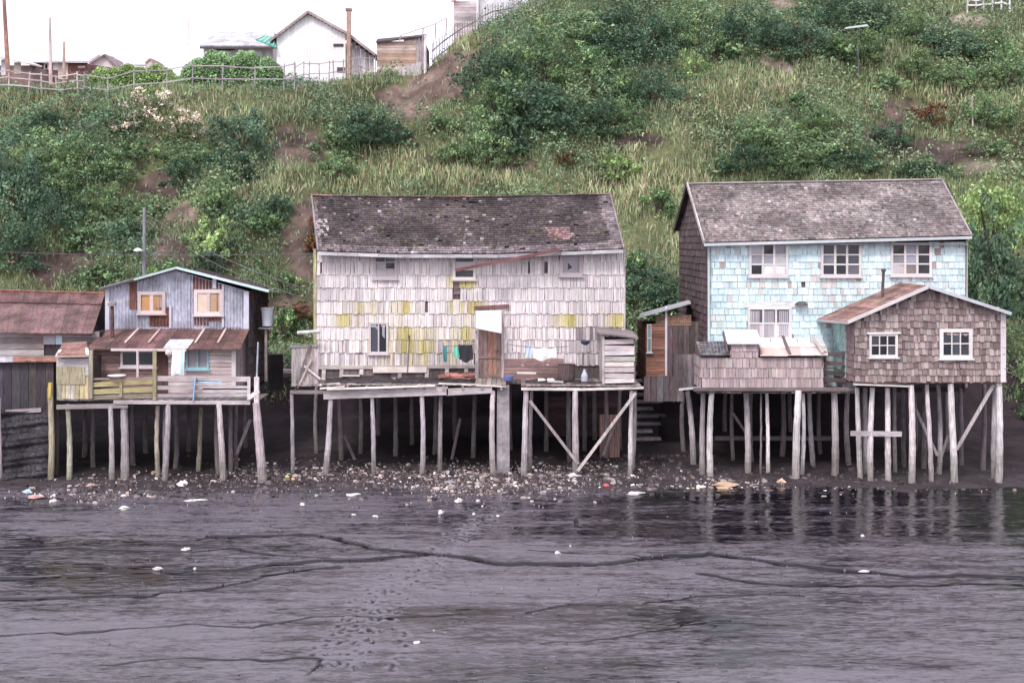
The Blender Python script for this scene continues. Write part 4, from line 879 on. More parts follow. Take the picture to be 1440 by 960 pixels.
mb = MB(); mb.beam(e0, rl0 + Vector((0, 0, .02)), .05, .16, (.42, .38, .37)); mb.build('barge_board', 'wood_y', tr_); mb = MB(); mb.beam(rl0, b0_, .05, .22, (.045, .035, .04)); mb.build('barge_board', 'wood_y', tr_); mb = MB(); mb.beam(e1, rl1, .05, .13, (.32, .28, .28)); mb.build('barge_board', 'wood_y', tr_)
mb = MB(); mb.beam(e0 + Vector((0, -.02, -.08)), e1 + Vector((0, -.02, -.08)), .11, .10, (.50, .53, .55)); mb.build('gutter', 'paint', tr_)
mb = MB(); mb.beam(rl0 + Vector((0, 0, .03)), rl1 + Vector((0, 0, .03)), .3, .05, (.38, .34, .34)); mb.build('ridge_cap', 'wood_x', tr_)
mb = MB(); mb.box(x0, x1, Y0 - .3, Y0, ez - .16, ez - .12, (.25, .25, .25)); mb.build('soffit', 'wood_x', tr_)
WT = (.62, .59, .57); D_ = None; G_ = (.22, .23, .27); Wh = (.62, .60, .62)
def bigwin(*a, **k):
    w_ = window(*a, **k); return w_
YW = Y0 - .03
bigwin(th_, 1053, 341, 1108, 389, YW, 3, 3, WT, [(.40, .38, .42), D_, (.33, .32, .37), (.28, .28, .32), (.24, .24, .28), (.50, .48, .50), D_, Wh, Wh], fw=.09, bw=.05)
bigwin(th_, 1154, 341, 1211, 389, YW, 3, 3, WT, [D_, D_, D_, (.20, .20, .24), D_, D_, D_, D_, (.09, .09, .11)], fw=.09, bw=.05)
bigwin(th_, 1252, 341, 1310, 388, YW, 3, 3, WT, [D_, (.22, .23, .28), D_, (.20, .20, .22), (.24, .25, .30), D_, (.45, .42, .42), (.16, .14, .14), D_], fw=.09, bw=.05)
w = bigwin(th_, 1051, 431, 1113, 478, YW, 3, 2, WT, [(.10, .10, .12)] * 3 + [(.55, .50, .52)] * 3, fw=.10, bw=.06)
mb = MB()
for (a, b) in ((1055, 1068), (1074, 1088), (1095, 1108)):
    for k in range(5):
        u = a + (b - a) * (k + .5) / 5; mb.box(X(u, Y0) - .025, X(u, Y0) + .025, YW - .022, YW - .016, Z(473, Y0), Z(437, Y0), jit((.36, .34, .37), .2))
mb.build('curtain', 'cloth', w)
mb = MB(); mb.box(X(1046, Y0), X(1121, Y0), Y0 - .07, Y0 - .025, Z(432, Y0), Z(424, Y0), (.60, .60, .60)); mb.build('lintel_board', 'wood_x', th_)
mb = MB(); c_ = P(1127, 429, Y0 - .12); mb.lathe(c_, [(.24, 0), (.20, .08), (.08, .14)], (.07, .06, .06)); tag(mb.build('lamp_hood', 'iron'), 'small dark metal hood fixed on the turquoise wall right of the lower window', 'lamp hood')
mb = MB(); mb.box(x0, x1, Y0 + .05, YB, 2.82, 2.985, (.06, .05, .05)); mb.build('floor', 'wood_x', th_)
# deck in front of the turquoise house
d2 = thing('wooden_deck', (X(1100, 46), 46, 3.0), 'dark wooden deck on stilts carrying the low shingled sheds before the turquoise house', 'deck')
deckboards(980, 1203, 45.6, 47.47, 3.05, par=d2, col=(.15, .12, .12))
mb = MB(); mb.beam(P(975, 547, 45.55), P(1206, 547, 45.55), .1, .12, (.16, .13, .13)); mb.build('edge_board', 'wood_x', d2)
mb = MB(); mb.beam(P(955, 547.5, 45.9), P(990, 544, 45.7), .07, .07, (.55, .50, .50)); mb.build('pale_batten', 'wood_x', d2)
# low shingled shed with three roofs
ls = thing('low_shingled_shed', (X(1070, 45.6), 45.6, 3.05), 'low brown shingled shed with white and pale sheet roofs before the turquoise house', 'shed')
Ys = 45.6; xa, xb = X(986, Ys), X(1157, Ys); zt_ = Z(503, Ys); zb_ = Z(545, Ys)
lc = lambda u, v: jit(mix((.35, .27, .27), (.46, .38, .38), R.random()), .18)
mb = MB(); shingles(mb, (xa, Ys, zb_), UX, UZ, NF, xb - xa, zt_ - zb_, .36, .07, .14, .02, lc, jt=.015); u0 = X(1027, Ys) - xa
shingles(mb, (xa + u0, Ys - .0, zt_), UX, UZ, NF, X(1066, Ys) - X(1027, Ys), Z(484, Ys) - zt_, .24, .07, .14, .02, lc, jt=.01)
mb.build('shingle_wall', 'shingle', ls)
mb = MB(); mb.box(xa, xb, Ys + .02, 47.4, zb_, zt_ - .02, (.08, .06, .06)); mb.box(X(1027, Ys), X(1066, Ys), Ys + .02, 46.9, zt_ - .02, Z(484, Ys), (.16, .12, .12)); mb.build('inner_wall', 'wood_z', ls)
mb = MB(); shingles(mb, (xa, Ys, zb_), UY, UZ, NL, 1.8, zt_ - zb_, .36, .07, .14, .02, lc); mb.build('side_wall', 'shingle', ls); mb = MB(); shingles(mb, (xb, Ys, zb_), UY, UZ, NRT, 1.8, zt_ - zb_, .36, .07, .14, .02, lc); mb.build('side_wall', 'shingle', ls)
def slab(mb, a, b, c_, d_, th__, col):
    a, b, c_, d_ = map(Vector, (a, b, c_, d_)); n_ = (b - a).cross(d_ - a).normalized() * th__
    if n_.z < 0: n_ = -n_
    mb.raw([a, b, c_, d_, a + n_, b + n_, c_ + n_, d_ + n_], [(0, 3, 2, 1), (4, 5, 6, 7), (0, 1, 5, 4), (1, 2, 6, 5), (2, 3, 7, 6), (3, 0, 4, 7)], col)
mb = MB()
for i in range(6):                                 # slate roof, left
    for j in range(10):
        s0, s1 = j / 10, (j + 1) / 10 - .01; t0, t1 = i / 6, (i + 1.1) / 6
        def q(s, t): return Vector(P(984 + (1028 - 984) * s, 500.5, Ys - .12)).lerp(Vector(P(979 + (1026 - 979) * s, 481, Ys + 1.1)), t)
        slab(mb, q(s0, t0) + Vector((0, 0, .03)), q(s1, t0) + Vector((0, 0, .03)), q(s1, min(1, t1)), q(s0, min(1, t1)), .02, jit((.16, .145, .16), .3))
mb.build('slate_roof', 'roof_shingle', ls)
mb = MB(); slab(mb, P(1023, 484, Ys - .15), P(1071, 484, Ys - .15), P(1064, 466, 46.9), P(1018, 466, 46.9), .06, (.84, .82, .83)); mb.build('white_roof', 'paint', ls)
mb = MB(); mb.beam(P(1023, 496, Ys - .05), P(1017, 467, 46.7), .05, .12, (.16, .12, .12)); mb.build('barge_board', 'wood_z', ls); mb = MB(); mb.beam(P(1070, 499, Ys - .05), P(1066, 486, 46.2), .05, .1, (.16, .12, .12)); mb.build('barge_board', 'wood_z', ls)
mb = MB(); n = 5
for i in range(n):
    a, b = 1069 + (1163 - 1069) * i / n, 1069 + (1163 - 1069) * (i + 1.08) / n; o = R.uniform(0, .03)
    slab(mb, Vector(P(a, 501, Ys - .15)) + Vector((0, 0, o)), Vector(P(b, 501, Ys - .15)) + Vector((0, 0, o)), P(b - 2, 488, 46.5), P(a - 2, 488, 46.5), .02, jit((.62, .47, .42) if i < 3 else (.72, .62, .60), .08))
    slab(mb, Vector(P(a - 2, 490, 46.4)) + Vector((0, 0, o + .03)), Vector(P(b - 3, 490, 46.4)) + Vector((0, 0, o + .03)), P(b - 8, 476, 47.4), P(a - 4, 476, 47.4), .02, jit((.80, .77, .78), .05))
mb.build('sheet_roof', 'paint', ls)
for (a, b, c_) in [((1101, 477), (1111, 501), (.14, .11, .11)), ((1143, 478), (1157, 499), (.60, .52, .50))]:
    mb = MB(); mb.beam(Vector(P(*a, 46.9)) + Vector((0, 0, .1)), Vector(P(*b, Ys - .1)) + Vector((0, 0, .07)), .09, .07, c_); mb.build('roof_batten', 'wood_y', ls)
# railing and porch door between the shed and the annex
rl = thing('porch_railing', (X(1180, 45.8), 45.8, 3.05), 'dark board railing between the low shed and the brown gabled annex', 'railing')
for y_ in (498, 511, 524, 534): mb = MB(); mb.beam(P(1157, y_, 45.75), P(1202, y_ + R.uniform(-1, 1), 45.75), .05, .14, jit((.10, .075, .08), .3)); mb.build('rail', 'wood_x', rl)
for px in (1160, 1186): mb = MB(); mb.beam(P(px, 546, 45.8), P(px, 494, 45.8), .08, .08, (.12, .09, .09)); mb.build('post', 'wood_z', rl)
mb = MB(); mb.box(X(1180, Y0), X(1187, Y0), Y0 - .07, Y0 - .03, 3.05, Z(470, Y0), (.60, .56, .55)); mb.box(X(1189, Y0), X(1198, Y0), Y0 - .07, Y0 - .03, 3.05, Z(470, Y0), (.72, .70, .70)); mb.build('porch_door', 'paint', th_)
def post_list(par, lst):
    for (a, ya, b, Y, r, c) in lst: stilt(par, a, ya, b, Y, r, jit(c, .1), wet=.3)
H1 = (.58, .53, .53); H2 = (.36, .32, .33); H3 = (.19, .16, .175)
post_list(d2, [(989, 549, 988, 46.2, .11, H2), (1001, 549, 999, 45.7, .12, H1), (1123, 549, 1119, 45.3, .14, H1), (1129, 549, 1127, 45.9, .08, H1), (1078, 549, 1080, 46.2, .075, H1), (1049, 549, 1052, 46.4, .12, H2), (1173, 549, 1174, 45.9, .14, H2), (1070, 549, 1069, 45.9, .04, H3)])
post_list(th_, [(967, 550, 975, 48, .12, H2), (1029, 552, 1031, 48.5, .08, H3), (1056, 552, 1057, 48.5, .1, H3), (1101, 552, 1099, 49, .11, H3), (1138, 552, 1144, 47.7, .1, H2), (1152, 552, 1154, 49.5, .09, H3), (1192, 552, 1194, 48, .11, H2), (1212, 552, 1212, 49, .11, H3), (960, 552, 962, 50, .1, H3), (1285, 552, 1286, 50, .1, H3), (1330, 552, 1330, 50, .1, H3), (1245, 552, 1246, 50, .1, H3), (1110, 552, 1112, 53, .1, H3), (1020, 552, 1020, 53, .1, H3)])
brace(th_, P(1030, 580, 48.4), P(1050, 610, 48.4), .1, (.2, .17, .17)); mb = MB(); mb.beam(P(1005, 616, 49), P(1175, 616, 49), .06, .16, (.13, .11, .115)); mb.build('cross_board', 'wood_x', th_)

# ================================================================ brown gabled annex
an = thing('gabled_annex', (X(1300, 44.6), 44.6, 3.4), 'small brown shingled house with low gable and two white framed windows at the right edge', 'house')
Y0 = 44.6; x0, x1 = X(1201, Y0), X(1413, Y0); zb = Z(537, Y0); zr = Z(404, Y0); Wd = x1 - x0; ru = X(1306, Y0) - x0
zl, zrr = Z(450, Y0), Z(438, Y0)
def agab(u): return (zl + (zr - zl) * u / ru if u < ru else zr + (zrr - zr) * (u - ru) / (Wd - ru)) - zb
holes = [hole(1223, 471, 1260, 501), hole(1323, 466, 1365, 502)]
ac = lambda u, v: jit(mix((.17, .12, .115), (.40, .33, .315), R.random()), .15)
mb = MB(); shingles(mb, (x0, Y0, zb), UX, UZ, NF, Wd, zr - zb, .235, .07, .17, .032, ac, inside=lambda u, v: v < agab(u) - .05, holes=holes, jt=.03); mb.build('shingle_wall', 'shingle', an)
mb = MB(); bk = (.10, .075, .08)
for yy in (Y0 + .02, 47.4): mb.face([(x0, yy, zb), (x1, yy, zb), (x1, yy, zrr - .02), (x0 + ru, yy, zr - .02), (x0, yy, zl - .02)], bk)
mb.face([(x0, Y0 + .02, zb), (x0, 47.4, zb), (x1, 47.4, zb), (x1, Y0 + .02, zb)], bk); mb.build('inner_wall', 'wood_z', an)
mb = MB(); shingles(mb, (x0, Y0, zb), UY, UZ, NL, 47.4 - Y0, zl - zb, .245, .10, .24, .02, lambda u, v: jit((.36, .52, .50) if u > 1.0 else (.24, .18, .18), .15)); mb.face([(x0, Y0 + .02, zb), (x0, 47.4, zb), (x0, 47.4, zl - .02), (x0, Y0 + .02, zl - .02)], bk); mb.build('side_wall', 'shingle', an); mb = MB(); shingles(mb, (x1, Y0, zb), UY, UZ, NRT, 47.4 - Y0, zrr - zb, .245, .10, .24, .02, ac)
mb.face([(x1, Y0 + .02, zb), (x1, 47.4, zb), (x1, 47.4, zrr - .02), (x1, Y0 + .02, zrr - .02)], bk); mb.build('side_wall', 'shingle', an)
Yf = Y0 - .3; A = Vector(P(1192, 453, Yf)); B = Vector(P(1306, 403, Yf)); C_ = Vector(P(1422, 441, Yf)); Yk = 47.42
mb = MB(); A2 = Vector(P(1150, 449.5, Yk)); B2 = Vector((B.x - .05, Yk, B.z)); C2 = Vector((C_.x, Yk, C_.z))
for (p, q_, p2, q2) in ((A, B, A2, B2), (B, C_, B2, C2)):
    n_ = 14
    for i in range(n_):
        s0, s1 = i / n_, (i + 1) / n_
        c = jit(mix((.19, .105, .085), (.30, .19, .165), R.random()), .15) if p is A else jit((.30, .20, .18), .15)
        slab(mb, p.lerp(q_, s0), p.lerp(q_, s1), p2.lerp(q2, s1), p2.lerp(q2, s0), .035 + .008 * (i % 2), c)
ar = mb.build('roof', 'rust', an)
mb = MB(); mb.beam(A + Vector((0, -.02, .0)), B + Vector((0, -.02, .0)), .05, .11, (.58, .54, .53)); mb.beam(B + Vector((0, -.02, 0)), C_ + Vector((0, -.02, 0)), .05, .11, (.50, .52, .55)); mb.build('barge_board', 'paint', ar)
mb = MB(); mb.beam(A + Vector((0, 0, -.02)), A2 + Vector((0, 0, -.02)), .06, .09, (.42, .38, .38)); mb.build('gutter', 'paint', ar)
YW = Y0 - .03
window(an, 1222, 469, 1262, 502, YW, 3, 2, (.66, .62, .60), None, fw=.08, bw=.035); window(an, 1321, 462, 1367, 504, YW, 3, 2, (.68, .64, .62), None, fw=.12, bw=.035)
mb = MB(); mb.beam(P(1219, 468.5, Y0 - .07), P(1266, 468, Y0 - .07), .12, .05, (.8, .77, .76)); mb.build('drip_board', 'paint', an)
mb = MB(); mb.box(x1 - .16, x1 + .02, Y0 - .06, Y0 - .03, zb, zrr - .05, (.62, .56, .58)); mb.build('corner_board', 'paint', an)
mb = MB(); mb.beam(P(1200, 540, Y0 - .02), P(1278, 543, Y0 - .02), .1, .05, (.60, .54, .52)); mb.beam(P(1200, 538, Y0 + .1), P(1415, 535, Y0 + .1), .14, .12, (.15, .12, .12)); mb.build('sill_beam', 'wood_x', an)
ch = MB(); cpx = Vector(P(1241, 436, 46)); ch.tube([cpx - Vector((0, 0, .3)), cpx + Vector((.0, 0, .6)), Vector(P(1242.5, 381, 46))], [.055, .055, .05], (.09, .06, .06)); ch.lathe(P(1242.5, 381, 46), [(.085, -.02), (.085, .05), (.03, .09)], (.09, .07, .07), n=10); ch.build('chimney_pipe', 'rust', ar)
post_list(an, [(1205, 545, 1210, 45.5, .1, H1), (1227, 545, 1224, 45.1, .11, H1), (1216, 545, 1217, 46.2, .1, H2), (1248, 545, 1249, 45.2, .11, H1), (1258, 545, 1259, 46.4, .08, H2), (1281, 541, 1282, 44.7, .125, H1), (1303, 540, 1310, 44.9, .09, H1), (1337, 539, 1343, 44.7, .13, H1), (1319, 540, 1320, 46.2, .095, H2), (1300, 545, 1299, 47, .1, H3),
    (1384, 540, 1382, 47, .1, H3), (1399, 538, 1397, 45.2, .1, H2), (1405, 538, 1404, 44.75, .13, H1), (1270, 548, 1271, 47.4, .1, H3), (1350, 545, 1351, 47.6, .1, H3)])
mb = MB(); mb.beam(P(1196, 609, 45.0), P(1268, 610, 45.0), .05, .17, (.36, .32, .33)); mb.build('cross_board', 'wood_x', an)
brace(an, P(1397, 541, 44.8), P(1345, 632, 44.9), .11, (.42, .37, .37)); brace(an, P(1283, 565, 45.8), P(1318, 640, 45.8), .1, (.27, .23, .24)); brace(an, P(1333, 612, 46.2), P(1318, 660, 46.2), .09, (.2, .17, .17))

# ================================================================ small orange boarded lean-to left of the turquoise house
lt = thing('boarded_lean_to', (X(925, 50), 50, 3.0), 'narrow lean-to of orange boards with pale sloping roof left of the turquoise house', 'shed')
Y0 = 50.0; xa, xb = X(909, Y0), X(946, Y0)
mb = MB(); boards(mb, (xa, Y0, Z(529, Y0)), UX, UZ, NF, X(936, Y0) - xa, Z(455, Y0) - Z(529, Y0), .09, .02, lambda u, v: jit((.30, .15, .11), .15)); mb.build('front_boards', 'wood_x', lt)
mb = MB(); boards(mb, (X(938, Y0), Y0, Z(540, Y0)), UX, UZ, NF, X(1000, Y0) - X(938, Y0), Z(452, Y0) - Z(540, Y0), .22, .02, lambda u, v: jit((.12, .09, .09), .3), vertical=True)
boards(mb, (xa, Y0, Z(540, Y0)), UY, UZ, NL, 3.4, Z(456, Y0) - Z(540, Y0), .09, .02, lambda u, v: jit((.30, .16, .12), .2)); boards(mb, (X(922, Y0), Y0 - .02, Z(458, Y0)), UX, UZ, NF, X(972, Y0) - X(922, Y0), .42, .1, .02, lambda u, v: jit((.28, .17, .13), .2), inside=None)
mb.box(xa + .02, X(1000, Y0), Y0 + .03, 53.4, 2.9, Z(458, Y0), (.05, .04, .04)); mb.build('side_boards', 'wood_z', lt)
mb = MB(); slab(mb, P(899, 447, Y0 - .3), P(972, 427, Y0 - .3), P(969, 424, 53.4), P(903, 442, 53.4), .07, (.46, .46, .50)); mb.build('roof', 'paint', lt)
mb = MB(); mb.box(X(935, Y0), X(938, Y0), Y0 - .08, Y0 - .03, Z(528, Y0), Z(430, Y0), (.68, .68, .72)); mb.build('downpipe', 'paint', lt)
window(lt, 910, 456, 916, 495, Y0 - .02, 1, 2, (.62, .70, .72), [(.3, .33, .38), (.2, .24, .30)], fw=.03, nm='window')
mb = MB(); boards(mb, (X(905, Y0), Y0 - .05, 2.2), UX, UZ, NF, X(960, Y0) - X(905, Y0), Z(529, Y0) - 2.2, .26, .05, lambda u, v: jit((.15, .12, .125), .35), vertical=True); mb.build('plinth', 'wood_z', lt)
mb = MB(); boards(mb, (X(948, 47.2), 47.2, 3.0), UX, UZ, NF, X(985, 47.2) - X(948, 47.2), Z(498, 47.2) - 3.0, .16, .03, lambda u, v: jit((.15, .12, .13), .25), vertical=True); tag(mb.build('plank_fence', 'wood_z'), 'dark upright plank screen between the orange lean-to and the low shingled shed', 'fence')
# stone steps up the bank between the two big houses
st_ = thing('stone_steps', (X(910, 52.6), 52.6, .4), 'rough dark stone steps climbing the bank between the white and the turquoise house', 'steps')
for i in range(11):
    Y = 50.9 + i * .42; z = .35 + i * .24; mb = MB(); n = 1; xa = X(890, Y); xb = X(926 + 7 * math.sin(i * 2.3), Y)
    for k in range(n):
        a = xa + (xb - xa) * k / n; b = xa + (xb - xa) * (k + 1) / n - .01
        o = R.uniform(-.05, .05); mb.hexa([(a + R.uniform(-.1, .25), Y + o, z - .10), (b, Y + o, z - .08), (b, Y + .5, z - .1), (a, Y + .5, z - .1), (a + .04, Y + o + .04, z + R.uniform(-.03, .03)), (b - .04, Y + o + .05, z + R.uniform(-.03, .03)), (b, Y + .5, z), (a, Y + .5, z)], jit((.19, .165, .17), .3))
    mb.box(xa + .1, xb - .1, Y + .1, Y + .8, z - .9, z - .1, (.035, .03, .032)); mb.build('step', 'stone', st_)
# bank boards
for (a, b, c_, d_, Y, lab) in [(893, 636, 938, 633, 50.6, 'dark board lying across the foot of the stone steps'), (900, 581, 936, 584, 53, 'dark board lying across the top of the stone steps')]:
    mb = MB(); pa, pb = Vector(P(a, b, Y)), Vector(P(c_, d_, Y)); mb.beam(pa, pb, .3, .08, (.12, .10, .10)); tag(mb.build('board', 'wood_x'), lab, 'board')
# ================================================================ corrugated gable house on the left
RUST = (.17, .075, .062); ZINC = (.36, .37, .44)
gh = thing('gabled_house', (X(250, 48), 48, 2.8), 'gabled house of grey corrugated iron with rusty patches on stilts', 'house')
gh['label'] = 'gabled house of grey corrugated iron with rusty patches, standing on stilts at left'
Y0 = 48.6; x0, x1 = X(152, Y0), X(349, Y0); zb = Z(466, Y0); xr = X(248, Y0); zr = Z(380, Y0); zl, zrr = Z(405, Y0), Z(409, Y0)
def gt(u): x = x0 + u; return (zl + (zr - zl) * (x - x0) / (xr - x0) if x < xr else zr + (zrr - zr) * (x - xr) / (x1 - xr)) - zb
def zc(u, v): return jit(mix((.33, .34, .41), (.46, .46, .52), max(0, min(1, .5 + float(fbm(u * 1.2, v * 2, 701, 2))))), .07)
mb = MB(); corrug(mb, (x0, Y0 - .03, zb), UX, UZ, NF, x1 - x0, 1, zc, top=gt, rows=3); mb.build('corrugated_wall', 'iron', gh)
mb = MB(); mb.face([(x0, Y0 + .02, 2.85), (x1, Y0 + .02, 2.85), (x1, Y0 + .02, zrr), (xr, Y0 + .02, zr), (x0, Y0 + .02, zl)], (.08, .07, .07)); YB = 52.4
mb.face([(x0, Y0 + .02, 2.85), (x0, YB, 2.85), (x0, YB, zl), (x0, Y0 + .02, zl)], (.10, .08, .08)); mb.face([(x0, YB, 2.85), (x1, YB, 2.85), (x1, YB, zrr), (xr, YB, zr), (x0, YB, zl)], (.08, .07, .07)); mb.build('inner_wall', 'wood_z', gh)
mb = MB(); shingles(mb, (x1, Y0, 2.85), UY, UZ, NRT, YB - Y0, zrr - 2.85, .3, .15, .3, .04, lambda u, v: jit((.13, .10, .105), .35), jt=.03); mb.face([(x1 - .01, Y0 + .02, 2.85), (x1 - .01, YB, 2.85), (x1 - .01, YB, zrr), (x1 - .01, Y0 + .02, zrr)], (.06, .05, .05)); mb.build('side_wall', 'shingle', gh)
def sheet(px0, py0, px1, py1, col=RUST, off=.055, nm='rusty_sheet', mat_='rust', cut=None):
    mb = MB(); a, b = X(px0, Y0), X(px1, Y0); z0_, z1_ = Z(py1, Y0), Z(py0, Y0)
    corrug(mb, (a, Y0 - off, z0_), UX, UZ, NF, b - a, z1_ - z0_, lambda u, v: jit(col, .12), top=(lambda u: min(z1_ - z0_, gt(a + u - x0) + zb - z0_ - .03)), rows=3); return mb.build(nm, mat_, gh)
for q in [(183, 395, 193, 435), (211, 432, 239, 459), (272, 384, 300, 411), (305, 390, 313, 451), (274, 446, 294, 457), (293, 440, 313, 451)]: sheet(*q)
for q in [(193, 383, 215, 412), (244, 378, 268, 461), (222, 415, 240, 432), (318, 398, 341, 460)]: sheet(*q, col=(.40, .40, .47), nm='zinc_sheet', mat_='iron')
mb = MB(); mb.box(x0 - .08, x0 + .06, Y0 - .10, Y0, zb, zl - .02, (.55, .55, .62)); mb.build('corner_board', 'paint', gh)
mb = MB(); mb.box(x1 - .14, x1 + .04, Y0 - .10, Y0, zb, zrr - .02, (.62, .62, .70)); mb.build('corner_board', 'paint', gh)
for (a, b, c_, d_) in [(239, 430, 242, 461), (300, 388, 305, 405), (313, 400, 316, 460)]: mb = MB(); mb.box(X(a, Y0), X(c_, Y0), Y0 - .115, Y0 - .06, Z(d_, Y0), Z(b, Y0), (.55, .55, .62)); mb.build('batten', 'paint', gh)
OR = (.45, .24, .10)
w = window(gh, 194, 410, 233, 441, Y0 - .08, 2, 1, (.55, .46, .44), [OR, OR], fw=.12, bw=.13); 
w = window(gh, 273, 407, 314, 443, Y0 - .08, 2, 1, (.62, .54, .53), [(.70, .55, .45), (.52, .34, .22)], fw=.13, bw=.10)
Yf = Y0 - .35; A = Vector(P(140, 406, Yf)); B = Vector(P(248, 376, Yf)); C_ = Vector(P(378, 409, Yf)); mb = MB()
for (p, q_) in ((A, B), (B, C_)):
    for i in range(10):
        a, b = p.lerp(q_, i / 10), p.lerp(q_, (i + 1) / 10); bk = Vector((0, YB + .3 - Yf, -.36)); slab(mb, a, b, b + bk, a + bk, .035, jit((.40, .38, .42), .1))
gr_ = mb.build('roof', 'iron', gh)
mb = MB(); o = Vector((0, -.02, -.02)); mb.beam(A + o, A.lerp(B, .45) + o, .04, .07, (.09, .08, .10)); mb.beam(A.lerp(B, .45) + o, B + o, .04, .07, (.45, .58, .55)); mb.beam(B + o, C_ + o, .04, .07, (.52, .68, .66)); mb.build('barge_board', 'paint', gr_)
# porch storey
Yp = 46.9; xa, xb = X(125, Yp), X(330, Yp); zf = 2.86; ztp = Z(489, Yp)
mb = MB(); hl = [(X(172, Yp) - xa, X(217, Yp) - xa, Z(515, Yp) - zf, 9), (X(219, Yp) - xa, X(237, Yp) - xa, -1, 9), (X(263, Yp) - xa, X(293, Yp) - xa, Z(517, Yp) - zf, Z(491, Yp) - zf)]
boards(mb, (xa, Yp, zf), UX, UZ, NF, xb - xa, ztp - zf, .13, .03, lambda u, v: jit((.30, .19, .18) if v < 2.6 else (.46, .38, .37), .18), holes=hl, jt=.012); mb.build('porch_wall', 'wood_x', gh)
mb = MB(); mb.box(xa + .02, xb - .02, Yp + .03, Y0, zf, ztp, (.035, .028, .03)); mb.face([(xb - .01, Yp + .02, zf), (xb - .01, Y0, zf), (xb - .01, Y0, Z(463, Y0)), (xb - .01, Yp + .02, ztp)], (.20, .16, .16)); mb.build('inner_wall', 'wood_z', gh)
mb = MB(); boards(mb, (xb, Yp, zf), UY, UZ, NRT, Y0 - Yp, ztp - zf + .1, .2, .03, lambda u, v: jit((.30, .25, .26), .2), vertical=True); mb.build('side_boards', 'wood_z', gh)
mb = MB(); mb.box(xb - .1, xb + .05, Yp - .06, Yp - .0, zf, ztp, (.55, .50, .50)); mb.build('corner_board', 'paint', gh)
A = [(125, 489), (352, 466)]; mb = MB(); n = 16
for i in range(n):
    a, b = i / n, (i + 1) / n; t0 = 120 + (338 - 120) * a; t1 = 120 + (338 - 120) * b; s0 = 150 + (351 - 150) * a; s1 = 150 + (351 - 150) * b
    c = jit((.125, .068, .064), .25); p = [P(t0, 492, Yp - .45), P(t1, 492, Yp - .45), P(s1, 463.5, Y0 - .05), P(s0, 463.5, Y0 - .05)]
    slab(mb, *p, .03 + .012 * (i % 2), c)
lr = mb.build('porch_roof', 'rust', gh)
for (a, b) in [(168, 195), (206, 226), (275, 288), (305, 318), (190, 180)]:
    if b < a: continue
    f = lambda s, q: s
    mb = MB(); tt = (b - 150) / 201; p0 = Vector(P(120 + 218 * tt, 491.5, Yp - .47)); p1 = Vector(P(b, 464, Y0 - .08)); p0 = p0.lerp(p1, .25); mb.beam(p0 + Vector((0, 0, .07)), p1 + Vector((0, 0, .07)), .08, .03, (.50, .38, .35)); mb.build('roof_batten', 'wood_y', lr)
mb = MB(); pr = lambda s, t: Vector(P(120 + 218 * s, 492, Yp - .47)).lerp(Vector(P(150 + 201 * s, 463.5, Y0 - .05)), t) + Vector((0, 0, .05)); slab(mb, pr(.50, 0), pr(.66, 0), pr(.665, .42), pr(.505, .42), .02, (.58, .58, .66)); mb.build('zinc_sheet', 'iron', lr)
mb = MB(); mb.beam(P(156, 491.5, Yp - .47), P(262, 492, Yp - .47), .04, .09, (.62, .52, .50)); mb.build('fascia', 'paint', lr)
window(gh, 170, 492, 220, 516, Yp - .03, 2, 1, (.60, .54, .54), None, fw=.08, bw=.05); window(gh, 262, 489, 294, 519, Yp - .03, 2, 1, (.25, .42, .46), [(.30, .26, .28), (.26, .24, .27)], fw=.07, bw=.06)
mb = MB(); mb.box(X(220, Yp), X(237, Yp), Yp - .03, Yp + .0, zf, Z(494, Yp), (.10, .055, .05)); mb.build('door', 'wood_z', gh)
mb = MB(); mb.tube([P(158, 474, 47.6), P(158, 440, 47.6), P(157.5, 428, 47.6)], [.07, .07, .06], (.11, .065, .06)); mb.lathe(P(157.5, 428, 47.6), [(.16, -.05), (.17, .05), (.06, .12)], (.32, .26, .26), n=10); mb.build('chimney_pipe', 'rust', lr)
mb = MB(); mb.box(x0, x1, Y0, YB, 2.68, 2.84, (.06, .05, .05)); mb.build('floor', 'wood_x', gh)
# its deck and railing
d3 = thing('wooden_deck', (X(225, 45.5), 45.5, 2.8), 'wooden deck on stilts along the front of the corrugated gabled house', 'deck')
deckboards(82, 365, 45.15, 46.87, 2.84, par=d3, col=(.2, .17, .17))
Yd = 45.1
mb = MB(); mb.beam(P(80, 572, Yd), P(180, 570, Yd), .1, .15, (.30, .26, .25)); mb.beam(P(160, 565, Yd - .05), P(352, 566, Yd - .05), .1, .12, (.42, .37, .37)); mb.build('edge_beam', 'wood_x', d3)
rg = thing('deck_railing', (X(240, 45.1), 45.1, 2.85), 'board railing of the left deck, yellow with lichen on its left part', 'railing')
for (a, b, c_, d_, h_, col) in [(129, 541, 215, 536, .16, (.40, .35, .18)), (129, 551, 218, 547, .17, (.42, .37, .19)), (129, 559, 220, 556, .14, (.25, .21, .16)), (128, 533, 218, 531, .07, (.30, .24, .2)), (218, 532, 352, 533, .17, (.42, .37, .37)), (220, 545, 352, 545, .13, (.40, .36, .36)), (220, 556, 352, 555, .11, (.36, .32, .32)), (285, 549, 350, 549, .15, (.42, .38, .38)), (275, 537, 312, 538, .10, (.38, .50, .60))]:
    mb = MB(); mb.beam(P(a, b, Yd), P(c_, d_, Yd), .04, h_, col); mb.build('rail', 'wood_x', rg)
